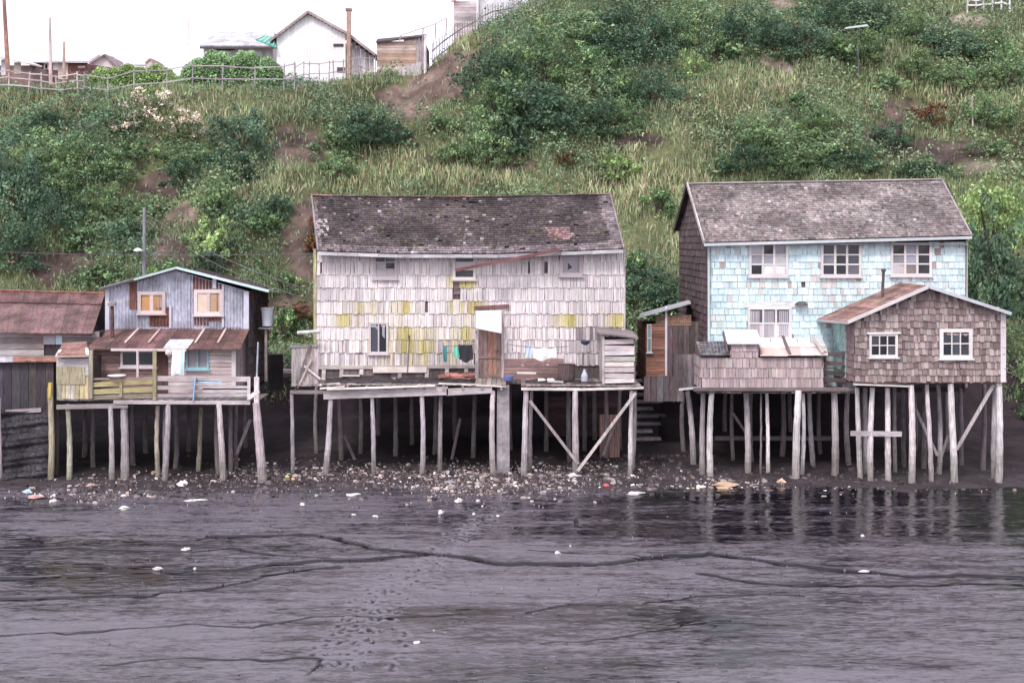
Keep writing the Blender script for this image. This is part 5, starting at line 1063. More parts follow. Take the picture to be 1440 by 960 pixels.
for (a, yt, yb, col, w_) in [(128, 492, 560, (.33, .30, .23), .12), (217.5, 492, 562, (.30, .26, .16), .12), (170, 532, 558, (.38, .34, .22), .08), (350, 531, 562, (.45, .40, .40), .10), (361, 530, 566, (.50, .45, .45), .16)]:
    mb = MB(); mb.beam(P(a, yb, Yd - .06), P(a, yt, Yd - .06), w_, w_ * .7, col); mb.build('post', 'wood_z', rg)
mb = MB(); mb.beam(P(272, 563, Yd - .1), P(275, 530, Yd - .1), .12, .04, (.28, .45, .66)); mb.build('blue_post', 'paint', rg)
mb = MB(); mb.beam(P(349, 560, Yd - .1), P(364, 549, Yd - .1), .05, .14, (.55, .50, .50)); mb.build('brace', 'wood_x', rg)
mb = MB(); mb.tube([P(361, 532, Yd), P(363, 481, Yd)], .03, (.42, .46, .50), n=6); tag(mb.build('metal_pole', 'iron'), 'thin grey pole rising from the right end of the left deck railing', 'pole')
mb = MB(); mb.beam(P(193.5, 532, Yd + .4), P(193.5, 492, Yd + .4), .07, .07, (.55, .48, .47)); tag(mb.build('porch_post', 'wood_z'), 'pale post under the porch roof in front of the dark porch window', 'post')
mb = MB(); mb.lathe(P(164, 531, Yd), [(.10, 0), (.30, .07), (.31, .09), (.28, .09), (.1, .03)], (.85, .83, .84), n=18); mb = mb; tag(mb.build('white_dish', 'paint'), 'white shallow dish standing on the yellow lichened railing', 'dish')
# white towel and the post it hangs from
cloth(241, 491, 259, 526, 45.9, (.84, .83, .84), 'big white towel with pale blue stripe hanging under the porch roof', nm='towel', tail=-.0, group=None, cat='towel', uneven=1.5)
for o in [bpy.data.objects['towel']]:
    a_ = o.data.attributes['tint']; 
    for k in range(70):
        if k % 10 in (7, 8): a_.data[k].color = (.50, .70, .80, 1)
mb = MB(); mb.lathe(P(237, 496, 45.9), [(.03, -.12), (.11, -.04), (.11, .04), (.03, .1)], (.55, .48, .42), n=12); tag(mb.build('wicker_ball', 'wood_z'), 'small round pale basket hanging beside the white towel', 'basket')
# water drum on a post behind the right corner of the house
wt = thing('water_tank', (X(374, 51), 51, 3.2), 'white plastic water drum on a thin post right of the corrugated gabled house', 'tank')
mb = MB(); mb.lathe(P(376, 458, 49.5), [(.19, 0), (.23, .6), (.25, .62), (.25, .68), (.2, .70)], (.68, .70, .76), n=18); mb.build('drum', 'paint', wt); mb = MB(); q = Vector(P(374, 460, 49.5)); mb.tube([q, (q.x, q.y, 3.0)], .06, (.35, .29, .28)); mb.box(q.x - .25, q.x + .3, q.y - .25, q.y + .25, q.z - .05, q.z + .0, (.2, .17, .17)); mb.build('post', 'wood_z', wt)
mb = MB(); q = Vector(P(387, 499, 54)); mb.lathe((q.x, 54, 2.2), [(.32, 0), (.33, 1.0), (.32, 1.45)], (.05, .045, .05), n=14); tag(mb.build('barrel', 'wood_z'), 'tall dark barrel standing on the bank between the left and the white house', 'barrel')
mb = MB(); mb.beam(P(384, 521, 55.6), P(452, 523, 55.6), .3, .14, (.42, .38, .38)); tag(mb.build('kerb_beam', 'wood_x'), 'pale beam edging the path between the left and the white house', 'beam')
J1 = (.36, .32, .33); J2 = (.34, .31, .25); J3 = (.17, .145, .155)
post_list(d3, [(95, 568, 97, 45.2, .10, J2), (155, 570, 157, 45.1, .10, J1), (174, 568, 175, 45.2, .15, J1), (222, 570, 223, 45.6, .09, J2), (237, 568, 231, 45.1, .11, J1), (308, 568, 315, 45.0, .115, (.48, .42, .42)), (360, 566, 370, 44.9, .16, (.46, .40, .40)), (232, 572, 232, 45.7, .07, J3)])
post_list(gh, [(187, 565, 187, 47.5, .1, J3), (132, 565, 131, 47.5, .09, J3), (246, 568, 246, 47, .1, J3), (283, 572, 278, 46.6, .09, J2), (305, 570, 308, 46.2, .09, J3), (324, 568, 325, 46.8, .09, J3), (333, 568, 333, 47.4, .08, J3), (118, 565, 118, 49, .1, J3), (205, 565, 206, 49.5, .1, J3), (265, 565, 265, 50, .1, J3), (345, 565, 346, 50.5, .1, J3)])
brace(gh, P(352, 590, 46.6), P(333, 638, 46.8), .11, (.22, .19, .2))
# ---- little hut at the left end of that deck
hu = thing('small_hut', (X(103, 45.6), 45.6, 2.8), 'tiny plank hut with yellow lichen and rusty roof at the left end of the deck', 'hut')
Yh = 45.4; xa, xb = X(80, Yh), X(125, Yh); mb = MB()
boards(mb, (xa, Yh, 2.8), UX, UZ, NF, xb - xa, Z(513, Yh) - 2.8, .15, .03, lambda u, v: jit(mix((.40, .36, .30), (.44, .37, .20), .8 if R.random() < .35 else 0), .15), vertical=True)
boards(mb, (xa, Yh - .04, Z(540, Yh)), UX, UZ, NF, xb - xa - .1, .62, .62, .02, lambda u, v: (.40, .35, .24)); mb.build('lower_planks', 'wood_z', hu)
mb = MB(); boards(mb, (xa, Yh - .02, Z(528, Yh)), UX, UZ, NF, xb - xa, Z(503, Yh) - Z(528, Yh), .3, .04, lambda u, v: jit((.48, .45, .47), .12)); mb.build('upper_boards', 'wood_x', hu)
mb = MB(); mb.box(xa + .03, xb - .03, Yh + .03, Yh + 1.5, 2.8, Z(504, Yh), (.05, .04, .04)); mb.build('inner_wall', 'wood_z', hu)
mb = MB(); slab(mb, P(80, 500, Yh - .2), P(124, 500, Yh - .2), P(122, 482, Yh + 1.3), P(88, 484, Yh + 1.3), .05, (.24, .13, .11)); mb.build('roof', 'rust', hu)
mb = MB(); mb.beam(P(80, 501, Yh - .22), P(85, 493, Yh + .3), .10, .09, (.66, .62, .6)); mb.beam(P(83, 501, Yh - .24), P(121, 500.5, Yh - .24), .06, .06, (.48, .36, .30)); mb.beam(P(123, 500, Yh - .22), P(122, 491, Yh + .3), .10, .09, (.66, .62, .6)); mb.build('roof_edging', 'paint', hu)
# ---- rusty roofed house, far left
rh = thing('rusty_roofed_house', (X(50, 48), 48, 2.8), 'grey boarded house with big rusty iron roof cut off by the left edge', 'house')
Y0 = 47.6; xa, xb = X(-90, Y0), X(140, Y0); mb = MB(); hl = [(X(62, Y0) - xa, X(89, Y0) - xa, Z(503, Y0) - 2.85, Z(485, Y0) - 2.85)]
boards(mb, (xa, Y0, 2.85), UX, UZ, NF, xb - xa, Z(466, Y0) - 2.85, .22, .03, lambda u, v: jit(mix((.22, .19, .21), (.42, .37, .36), R.random() if v else 0), .2), holes=hl, ends=.0); mb.build('plank_wall', 'wood_x', rh)
mb = MB(); mb.box(xa, xb, Y0 + .03, 53.5, 2.85, Z(467, Y0), (.05, .04, .045)); mb.build('inner_wall', 'wood_z', rh)
mb = MB(); mb.box(X(62, Y0), X(78, Y0), Y0 - .06, Y0 - .035, Z(484, Y0), Z(472, Y0), (.32, .33, .38)); mb.box(X(79, Y0), X(88, Y0), Y0 - .06, Y0 - .035, Z(484, Y0), Z(471, Y0), (.42, .54, .62)); mb.build('patch_panel', 'paint', rh)
E0, E1 = Vector(P(-95, 468, Y0 - .4)), Vector(P(130, 470, Y0 - .4)); K0, K1 = Vector(P(-95, 408, 50.8)), Vector(P(148, 415, 50.8)); mb = MB(); n = 30
for r in range(2):
    for i in range(n):
        a, b = i / n, (i + 1) / n; t0, t1 = ((0, .74), (.7, 1))[r]; sg = Vector((0, 0, .05 * r + .012 * (i % 2)))
        slab(mb, E0.lerp(E1, a).lerp(K0.lerp(K1, a), t0) + sg, E0.lerp(E1, b).lerp(K0.lerp(K1, b), t0) + sg, E0.lerp(E1, b).lerp(K0.lerp(K1, b), t1) + sg, E0.lerp(E1, a).lerp(K0.lerp(K1, a), t1) + sg, .03, jit((.15, .09, .088) if r == 0 else (.125, .068, .064), .16))
bk0, bk1 = Vector((K0.x, 54.2, E0.z)), Vector((K1.x, 54.2, E0.z)); mb.face([K0, K1, bk1, bk0], (.1, .06, .06)); rr_ = mb.build('roof', 'rust', rh)
mb = MB(); mb.face([E1 + Vector((-.1, .1, -.05)), K1 + Vector((-.1, 0, -.05)), bk1 + Vector((-.1, 0, 0))], (.035, .03, .035)); mb.build('gable', 'wood_z', rh)
mb = MB(); mb.beam(K0 + Vector((0, 0, .08)), K1 + Vector((0, 0, .08)), .3, .05, (.26, .11, .08)); mb.build('ridge_cap', 'rust', rr_)
mb = MB(); mb.face([P(88, 448, Y0 - .0), P(90, 448, Y0), P(92, 441, Y0 + .3), P(90, 441, Y0 + .3)], (.5, .45, .45))
# ---- dark net-hung lean-to below it
nl = thing('netted_lean_to', (X(30, 45.5), 45.5, 0), 'dark lean-to hung with black fishing net at the left edge above the mud', 'lean-to')
Yn = 45.6; xa, xb = X(-90, Yn), X(76, Yn); mb = MB(); boards(mb, (xa, Yn, Z(580, Yn)), UX, UZ, NF, xb - xa, Z(508, Yn) - Z(580, Yn), .3, .03, lambda u, v: jit((.070, .060, .066), .35), vertical=True); mb.build('tarred_boards', 'wood_z', nl)
mb = MB(); n = 16
for i in range(n): a, b = i / n, (i + 1.05) / n; slab(mb, P(-90 + 172 * a, 510 - a * 1.5 + R.uniform(-.5, .5), Yn - .25), P(-90 + 172 * b, 510 - b * 1.5, Yn - .25), P(-90 + 172 * b, 503, 47.5), P(-90 + 172 * a, 503, 47.5), .05, jit((.50, .49, .53) if a < .62 else (.35, .17, .12), .2))
mb.build('roof', 'rust', nl)
mb = MB(); mb.beam(P(8, 579, Yn - .06), P(58, 576, Yn - .06), .06, .14, (.40, .34, .34)); mb.build('pale_batten', 'wood_x', nl)
mb = MB(); vs_ = []; nx_, nz_ = 60, 40
for j in range(nz_ + 1):
    for i in range(nx_ + 1):
        u, v = i / nx_, j / nz_; xx = xa + (xb - xa) * u * .99; zz = Z(578, Yn) * (1 - v) + (-.05) * v
        yy = Yn - .1 - .35 * v + .10 * math.sin(u * 23 + v * 3) * (.3 + v) + .06 * math.sin((u * 9 + v * 26)) + .03 * math.sin(v * 70 + u * 14); vs_.append((xx, yy, zz))
fs = [(j * (nx_ + 1) + i, j * (nx_ + 1) + i + 1, (j + 1) * (nx_ + 1) + i + 1, (j + 1) * (nx_ + 1) + i) for j in range(nz_) for i in range(nx_)]
mb.raw(vs_, fs, (.038, .040, .055))
for i in range(len(mb.c)): mb.c[i] = jit((.042, .038, .043), .4)
mb.build('fishing_net', 'net', nl)
post_list(nl, [(70, 545, 71, 45.2, .11, (.34, .31, .22)), (-2, 560, 0, 45.1, .09, (.45, .40, .40)), (78, 505, 79, 46.0, .09, (.12, .10, .1))])
mb = MB(); mb.beam(P(70, 560, 45.15), P(71, 538, 45.15), .16, .1, (.48, .36, .10)); mb.build('lichened_board', 'wood_z', nl)

# ================================================================ on the hill: sheds, houses, fences, poles
def gz_(px, Y): return float(G(X(px, Y), Y))
ws = thing('white_gabled_shed', (X(435, 82), 82, gz_(435, 82)), 'white walled shed with a steep gable standing on the skyline', 'shed')
Y0 = 82.0; zg = gz_(435, 82) - .6; Wc = (.86, .84, .85)
mb = MB(); boards(mb, (X(389, Y0), Y0, zg), UX, UZ, NF, X(486, Y0) - X(389, Y0), Z(20, Y0) - zg, .22, .02, lambda u, v: jit(Wc, .03), vertical=True, inside=lambda m: (0, (Z(52 - (m * F / Y0) * 33 / 44, Y0) if m < X(433, Y0) - X(389, Y0) else Z(19 + ((m - (X(433, Y0) - X(389, Y0))) * F / Y0) * .56, Y0)) - zg), gap=.006); mb.build('front_wall', 'paint', ws)
mb = MB(); q = [(389, 52), (433, 19), (486, 48)]; yb2 = 88
for yy in (Y0 + .03, yb2): mb.face([(X(389, Y0), yy, zg), (X(486, Y0), yy, zg), (X(486, Y0), yy, Z(49, Y0)), (X(433, Y0), yy, Z(20, Y0)), (X(389, Y0), yy, Z(53, Y0))], (.5, .48, .48))
mb.face([(X(389, Y0), Y0 + .03, zg), (X(389, Y0), yb2, zg), (X(389, Y0), yb2, Z(53, Y0)), (X(389, Y0), Y0 + .03, Z(53, Y0))], (.6, .58, .58)); mb.build('inner_wall', 'paint', ws)
mb = MB(); boards(mb, (X(487, Y0), Y0 + .4, zg), UX, UZ, NF, X(525, Y0) - X(487, Y0), 3.2, .3, .03, lambda u, v: jit((.42, .38, .39), .15), vertical=True, inside=lambda m: (0, Z(52 + m * F / Y0 * .7, Y0) - zg)); mb.build('side_lean_to', 'wood_z', ws)
mb = MB(); rp_ = [Vector(P(379, 57, Y0 - .3)), Vector(P(433, 16, Y0 - .3)), Vector(P(489, 47, Y0 - .3)), Vector(P(528, 77, Y0 - .3))]
for a, b in zip(rp_[:-1], rp_[1:]): slab(mb, a, b, b + Vector((0, 6, 0)), a + Vector((0, 6, 0)), .06, (.34, .24, .23))
wr = mb.build('roof', 'rust', ws); mb = MB()
for a, b in zip(rp_[:-1], rp_[1:]): mb.beam(a + Vector((0, -.03, -.04)), b + Vector((0, -.03, -.04)), .05, .14, (.36, .28, .28))
mb.build('barge_board', 'wood_x', wr)
mb = MB(); mb.box(X(469, Y0), X(483, Y0), Y0 - .06, Y0 - .03, Z(66, Y0), Z(62, Y0), (.08, .06, .06)); mb.build('vent_slot', 'paint', ws)
mb = MB(); mb.box(X(474, Y0), X(485, Y0), Y0 - .06, Y0 - .03, Z(102, Y0), Z(95, Y0), (.10, .08, .08)); mb.build('small_hatch', 'paint', ws)
mb = MB(); slab(mb, P(359, 57, 81.5), P(388, 68, 81.5), P(389, 53, 83), P(372, 52, 83), .05, (.12, .42, .32)); 
for i in range(5): a = Vector(P(360 + i * 6, 57.5 + i * 2.1, 81.45)); b = Vector(P(373 + i * 4, 52, 83)); mb.beam(a + Vector((0, 0, .09)), b + Vector((0, 0, .09)), .06, .03, (.45, .62, .56))
tag(mb.build('green_awning', 'paint'), 'green ribbed awning on the left wall of the white gabled shed', 'awning')
gh2 = thing('low_grey_house', (X(335, 88), 88, gz_(335, 88)), 'low house with pale grey roof behind the large rounded hedge', 'house')
Y0 = 88.0; mb = MB(); zg = gz_(335, 88) - .5; mb.box(X(286, Y0), X(384, Y0), Y0, Y0 + 5, zg, Z(66, Y0), (.55, .52, .52)); mb.build('wall', 'paint', gh2)
mb = MB(); slab(mb, P(281, 66, Y0 - .5), P(386, 66, Y0 - .5), P(386, 46.5, Y0 + 2.6), P(303, 47, Y0 + 2.6), .08, (.42, .41, .45)); slab(mb, P(303, 47, Y0 + 2.6), P(386, 46.5, Y0 + 2.6), (X(386, Y0), Y0 + 5.5, Z(66, Y0)), (X(290, Y0), Y0 + 5.5, Z(66, Y0)), .08, (.4, .4, .42)); r_ = mb.build('roof', 'iron', gh2); mb = MB(); mb.beam(P(281, 67.5, Y0 - .55), P(386, 67.5, Y0 - .55), .1, .12, (.09, .07, .08)); mb.build('eave_board', 'paint', r_)
mb = MB(); mb.box(X(298, Y0), X(330, Y0), Y0 - .05, Y0 - .003, Z(71, Y0), Z(68.5, Y0), (.07, .06, .06)); mb.build('window', 'glass', gh2)
mb = MB(); boards(mb, (X(286, Y0), Y0 - .01, zg), UX, UZ, NF, X(384, Y0) - X(286, Y0), Z(72, Y0) - zg, .25, .02, lambda u, v: jit((.62, .58, .58), .1), vertical=True); mb.build('plank_cladding', 'wood_z', gh2)
# reddish houses at the left end
def brickbox(nm, lab, px0, px1, pyt, Y, rp, wallc, roofc, wins=(), panels=(), depth=5):
    t = thing(nm, (X((px0 + px1) / 2, Y), Y, gz_((px0 + px1) / 2, Y)), lab, 'house'); zg = gz_((px0 + px1) / 2, Y) - .8
    mb = MB(); boards(mb, (X(px0, Y), Y, zg), UX, UZ, NF, X(px1, Y) - X(px0, Y), Z(pyt, Y) - zg, .18, .03, lambda u, v: jit(wallc, .15)); mb.build('wall', 'wood_x', t)
    mb = MB(); mb.box(X(px0, Y), X(px1, Y), Y + .04, Y + depth, zg, Z(pyt, Y) - .02, wallc); mb.build('inner_wall', 'wood_z', t)
    mb = MB(); (a, b, c_, d_) = rp; slab(mb, P(a[0], a[1], Y - .5), P(b[0], b[1], Y - .5), P(c_[0], c_[1], Y + depth * .6), P(d_[0], d_[1], Y + depth * .6), .09, roofc); mb.build('roof', 'iron', t)
    for wv in wins: mb = MB(); mb.box(X(wv[0], Y), X(wv[2], Y), Y - .06, Y - .035, Z(wv[3], Y), Z(wv[1], Y), wv[4]); wo_ = mb.build('window', 'paint', t)
    for wv in panels: mb = MB(); mb.box(X(wv[0], Y), X(wv[2], Y), Y - .05, Y - .032, Z(wv[3], Y), Z(wv[1], Y), wv[4]); mb.build('light_panel', 'paint', t)
    return t
brickbox('red_boarded_house', 'long low dark red house with pale flat roof at the left of the skyline', 42, 122, 88, 86, ((34, 88), (126, 87.5), (106, 83), (38, 83)), (.22, .10, .10), (.60, .57, .60), [(62, 89, 70, 98, (.70, .66, .66)), (64, 91, 67, 97, (.2, .15, .16)), (110, 93, 120, 96, (.6, .5, .5))], [(75, 89, 82, 99, (.80, .78, .80)), (82, 88, 96, 112, (.66, .54, .48))])
brickbox('low_roofed_house', 'house with a downward sloping pale roof cut off by the left edge of the skyline', -30, 46, 92, 83, ((-30, 76), (59, 95), (45, 90), (-30, 72)), (.30, .20, .19), (.62, .58, .60), [], [(2, 84, 9, 106, (.62, .60, .66)), (20, 88, 30, 104, (.55, .46, .40))])
t = brickbox('pale_gabled_house', 'small pale gabled house with dark roof edge just left of the light green hedge', 118, 160, 92, 90, ((118, 92), (140, 78), (142, 77), (120, 90)), (.66, .60, .58), (.60, .57, .60), [])
mb = MB(); a, b, c_ = Vector(P(126, 90, 89.6)), Vector(P(146, 77, 89.6)), Vector(P(163, 96, 89.6)); mb.face([a + Vector((0, .3, 0)), c_ + Vector((0, .3, 0)), b + Vector((0, .3, 0))], (.70, .62, .62)); mb.build('gable', 'paint', t); mb = MB(); slab(mb, b, c_, c_ + Vector((0, 4, 0)), b + Vector((0, 4, 0)), .1, (.22, .16, .17)); slab(mb, a, b, b + Vector((0, 4, 0)), a + Vector((0, 4, 0)), .1, (.60, .56, .58)); mb.build('gable_roof', 'iron', t)
mb = MB(); Y = 92; mb.tube([P(157, 84, Y), P(159, 80, Y)], [.18, .12], (.3, .15, .15)); mb.build('chimney', 'rust', t)
t = brickbox('far_roofed_house', 'house far back showing only its low dark roof line between the hedges', 165, 205, 95, 96, ((160, 93.5), (208, 93.5), (205, 91.5), (165, 91.5)), (.6, .55, .55), (.35, .33, .34))
mb = MB(); a, b, c_ = Vector(P(204, 89, 90)), Vector(P(211, 83, 90)), Vector(P(219, 94, 90)); slab(mb, a, b, b + Vector((0, 3, 0)), a + Vector((0, 3, 0)), .1, (.45, .35, .32)); slab(mb, b, c_, c_ + Vector((0, 3, 0)), b + Vector((0, 3, 0)), .1, (.30, .22, .2)); mb.face([a + Vector((0, .1, 0)), b + Vector((0, .1, 0)), c_ + Vector((0, .1, 0)), (c_.x, 90.1, gz_(210, 90)), (a.x, 90.1, gz_(210, 90))], (.45, .36, .34)); tag(mb.build('hut', 'wood_z'), 'tiny brown gabled hut peeping between the two hedges on the skyline', 'hut')
# plank hut and upper plank house
t = thing('brown_plank_hut', (X(565, 81.5), 81.5, gz_(565, 81.5)), 'brown horizontal plank hut with dark flat roof below the picket fence', 'hut'); Y0 = 81.5; zg = gz_(540, 81.5) - .6
mb = MB(); boards(mb, (X(530, Y0), Y0, zg), UX, UZ, NF, X(585, Y0) - X(530, Y0), Z(54, Y0) - zg, .19, .03, inside=lambda m: (max(0, (m - (Z(61, Y0) - zg)) / (Z(54, Y0) - Z(61, Y0))) * (X(585, Y0) - X(530, Y0)), X(585, Y0) - X(530, Y0)), colf= lambda u, v: jit(mix((.50, .33, .26), (.58, .48, .43), R.random()), .15)); mb.build('plank_wall', 'wood_x', t)
mb = MB(); boards(mb, (X(585, Y0), Y0, zg), UX, UZ, NF, X(598, Y0) - X(585, Y0), Z(53, Y0) - zg, .2, .03, lambda u, v: jit((.34, .28, .29), .15), vertical=True); mb.build('plank_annex', 'wood_z', t)
mb = MB(); mb.box(X(530, Y0), X(598, Y0), Y0 + .04, Y0 + 4, zg, Z(60, Y0), (.1, .07, .07)); mb.build('inner_wall', 'wood_z', t)
mb = MB(); slab(mb, P(529, 61, Y0 - .2), P(585, 54, Y0 - .2), P(585, 52, Y0 + 4), P(531, 57, Y0 + 4), .1, (.07, .05, .055)); slab(mb, P(584, 54, Y0 - .2), P(600, 52, Y0 - .2), P(600, 50, Y0 + 4), P(584, 51, Y0 + 4), .08, (.09, .07, .07)); mb.build('roof', 'rust', t)
t = thing('upper_plank_house', (X(665, 92), 92, gz_(665, 92)), 'pale plank house cut off by the top edge above the picket fence', 'house'); Y0 = 92.0; zg = gz_(650, 92) - 3
mb = MB(); boards(mb, (X(638, Y0), Y0, zg), UX, UZ, NF, X(671, Y0) - X(638, Y0), Z(2, Y0) - zg, .22, .03, lambda u, v: jit((.52, .45, .45), .12)); mb.build('plank_wall', 'wood_x', t)
mb = MB(); boards(mb, (X(671, Y0), Y0 + .2, zg), UX, UZ, NF, X(735, Y0) - X(671, Y0), Z(-30, Y0) - zg, .3, .03, lambda u, v: jit((.66, .64, .68), .05), vertical=True); mb.box(X(639, Y0), X(735, Y0), Y0 + .3, Y0 + 4, zg, Z(2, Y0), (.5, .45, .45)); mb.build('white_wall', 'paint', t)
mb = MB(); mb.box(X(670, Y0), X(673, Y0), Y0 - .08, Y0 - .03, zg, Z(0, Y0), (.72, .68, .7)); mb.build('corner_board', 'paint', t)
mb = MB(); slab(mb, P(635, 4, Y0 - .3), P(672, -11, Y0 - .3), P(672, -12, Y0 + 4), P(635, 3, Y0 + 4), .08, (.48, .16, .12)); slab(mb, P(672, -11, Y0 - .3), P(740, -38, Y0 - .3), P(740, -38, Y0 + 4), P(672, -12, Y0 + 4), .08, (.48, .16, .12)); mb.build('roof', 'rust', t)
mb = MB(); boards(mb, (X(503, 80.5), 80.5, gz_(500, 80.5) - .5), UX, UZ, NF, X(592, 80.5) - X(503, 80.5), 1.9, .3, .04, lambda u, v: jit((.62, .56, .56), .1), vertical=True, inside=lambda m: (0, .5 + 1.3 * m / 3.9)); tag(mb.build('board_fence', 'wood_z'), 'pale low board fence under the brown plank hut on the hill', 'fence')
# fences
def fence(nm, lab, posts, Y, rails, ph, col=(.36, .32, .34), r=.045, rr=.035):
    t = thing(nm, (X(posts[0], Y), Y, gz_(posts[0], Y)), lab, 'fence'); tops = []
    for p in posts:
        zg = gz_(p, Y); q = Vector((X(p, Y), Y, zg)); tp = q + Vector((R.uniform(-.08, .08), R.uniform(-.05, .05), ph + R.uniform(-.1, .15))); tops.append((q, tp))
        mb = MB(); mb.tube([q - Vector((0, 0, .3)), tp], [r, r * .85], jit(col, .2), n=6); mb.build('post', 'wood_z', t)
    for fr_ in rails:
        for (a, b) in zip(tops[:-1], tops[1:]):
            mb = MB(); mb.beam(a[0].lerp(a[1], fr_) + Vector((0, -.05, 0)), b[0].lerp(b[1], fr_ + R.uniform(-.04, .04)) + Vector((0, -.05, 0)), rr, rr * 2, jit(col, .2)); mb.build('rail', 'wood_x', t)
    return t
fence('rail_fence', 'long two rail fence along the hill edge in front of the hedges', [118, 152, 188, 234, 270, 312, 358, 399, 414], 77.8, (.42, .9), 1.5)
fence('picket_railing', 'rickety fence of thin posts in front of the white gabled shed', [414, 427, 434, 450, 462, 470, 484, 508, 527], 78.6, (.5, .92), 1.45, col=(.33, .27, .28), r=.035, rr=.025)
fence('old_fence', 'old grey fence in front of the red house at the far left of the hill', [-30, -8, 12, 40, 58, 80, 110, 118], 78.0, (.3, .62, .9), 1.25, col=(.42, .36, .37), r=.05, rr=.035)
CYv = [50.95 / (.77 - (HY - c[1]) / F) for c in CP]
pk = thing('picket_fence', (X(640, 82), 82, gz_(640, 82)), 'close grey picket fence climbing the skyline to the top edge', 'fence'); 
def ridge(px):
    ys_ = np.arange(60.0, 98, .15); g = G((px - 720) * ys_ / F, ys_); sc_ = HY - F * (g - HC) / ys_; i = int(np.argmin(np.where(ys_ < 90, sc_, 1e9))); yc = float(np.interp((px - 720) / F * 80, np.array(CX) / np.array([c * 1.0 for c in CYv]) * 80, CYv)) + .4; return yc, float(G((px - 720) * yc / F, yc))
def pkt(px):
    yy, zz = ridge(px); return Vector((X(px, yy), yy + .3, zz))
px = 607.0; k = 0; prev = None
while px < 800:
    q = pkt(px); h_ = 1.42 + R.uniform(-.13, .13); mb = MB(); mb.beam(q - Vector((0, 0, .4)), q + Vector((R.uniform(-.05, .05), 0, h_)), .10, .04, jit((.20, .17, .19), .25)); mb.build('picket', 'wood_z', pk)
    if prev is not None and k % 4 == 0:
        for f in (.35, 1.0): mb = MB(); mb.beam(prev + Vector((0, .04, f)), q + Vector((0, .04, f)), .04, .08, (.3, .26, .28)); mb.build('rail', 'wood_x', pk)
    if k % 4 == 0: prev = q
    k += 1; px += 3.6 if px < 740 else 6
# poles
def pole(lab, px, pyt, Y, r, col, zb=None, lean=0, nm='utility_pole', cat='pole', px2=None):
    q = Vector((X(px, Y), Y, (gz_(px, Y) if zb is None else zb) - .3)); tp = Vector(P(px2 or px, pyt, Y)); mb = MB(); mb.tube([q, q.lerp(tp, .5), tp], [r, r * .85, r * .65], col, n=8); return tag(mb.build(nm, 'wood_z'), lab, cat)
pole('tall leaning brown pole, leftmost on the skyline, reaching the top edge', 13, -12, 80, .16, (.30, .16, .13), px2=5)
pole('thin pale pole in front of the red house on the skyline', 71.5, 25, 80, .12, (.55, .42, .42), px2=70)
pole('short brown pole in front of the red house, right of the thin pale one', 90, 59, 80, .11, (.42, .28, .24))
pole('thin faint mast rising from the large rounded hedge', 266, 28, 84, .05, (.70, .58, .58), px2=265)
pole('pale pole with a forked top beside the lower end of the picket fence', 598, 50, 80.3, .10, (.66, .62, .64))
t = thing('hill_chimney', (X(490, 84), 84, gz_(490, 84)), 'tall thin brown chimney stack beside the white gabled shed', 'chimney'); Y = 81.2
mb = MB(); mb.box(X(487.2, Y), X(492.8, Y), Y, Y + .35, gz_(490, Y) - .3, Z(12, Y), (.40, .27, .22)); mb.build('shaft', 'concrete', t); mb = MB(); mb.box(X(485.8, Y), X(494.2, Y), Y - .04, Y + .39, Z(15, Y), Z(11.5, Y), (.30, .2, .17)); mb.build('cap', 'concrete', t)
# lamp pole behind the gabled house, its wires, and the lamp on the slope
t = thing('street_lamp', (X(203, 58), 58, float(G(X(203, 58), 58))), 'thin grey pole with small bracket lamp behind the corrugated gabled house', 'street lamp'); Y = 58
q = Vector((X(202, Y), Y, 2.8)); tp = Vector(P(203, 293, Y)); mb = MB(); mb.tube([q, tp], [.10, .07], (.22, .21, .24)); mb.build('pole', 'wood_z', t); mb = MB(); mb.tube([P(202, 353, Y - .1), P(197, 351, Y - .2), P(193, 351, Y - .3)], [.025, .025, .02], (.4, .42, .45), n=6); mb.build('bracket', 'iron', t); mb = MB(); c_ = P(194, 351.5, Y - .3); mb.lathe(c_, [(.20, -.04), (.16, .03), (.05, .09)], (.70, .74, .76), n=12); mb.build('lamp_shade', 'paint', t)
def wire(a, b, sag, lab, r=.012, col=(.12, .11, .13)):
    a, b = Vector(a), Vector(b); pts = [a.lerp(b, i / 14) - Vector((0, 0, sag * math.sin(math.pi * i / 14))) for i in range(15)]; mb = MB(); mb.tube(pts, r, col, n=4); tag(mb.build('wire', 'iron'), lab, 'wire')
wire(tp - Vector((0, 0, .2)), P(447, 412, 51), .35, 'upper wire from the thin lamp pole down to the white shingled house', .016)
wire(tp - Vector((0, 0, .5)), P(447, 424, 51), .45, 'lower wire from the thin lamp pole down to the white shingled house', .016)
wire(P(-60, 352, 57), P(446, 357, 48.5), .12, 'thin level wire crossing from the left edge to the mossy roof', .01)
wire(P(877, 436, 48.5), P(902, 438, 49), .02, 'short wire between the white house and the orange boarded lean-to', .012)
lx, ly, lz = hit(1208, 112); t = thing('street_lamp', (lx, ly, lz), 'street lamp with long pale flat head standing alone on the upper right slope', 'street lamp')
mb = MB(); mb.tube([(lx, ly, lz - .4), P(1205.5, 42, ly)], [.045, .035], (.11, .11, .12)); mb.build('pole', 'iron', t); mb = MB(); mb.hexa([P(1187, 41, ly), P(1222, 37, ly), P(1221, 36.5, ly + .7), P(1188, 40, ly + .7), P(1189, 39, ly + .05), P(1219, 34.6, ly + .05), P(1219, 34.4, ly + .6), P(1190, 38.6, ly + .6)], (.42, .42, .45)); mb.build('lamp_head', 'paint', t)
lx, ly, lz = hit(1368, 178); mb = MB(); mb.tube([(lx, ly, lz - .2), P(1367, 135, ly)], [.05, .035], (.45, .40, .38)); tag(mb.build('bare_stake', 'wood_z'), 'thin pale bare stake on the slope near the right edge', 'stake')
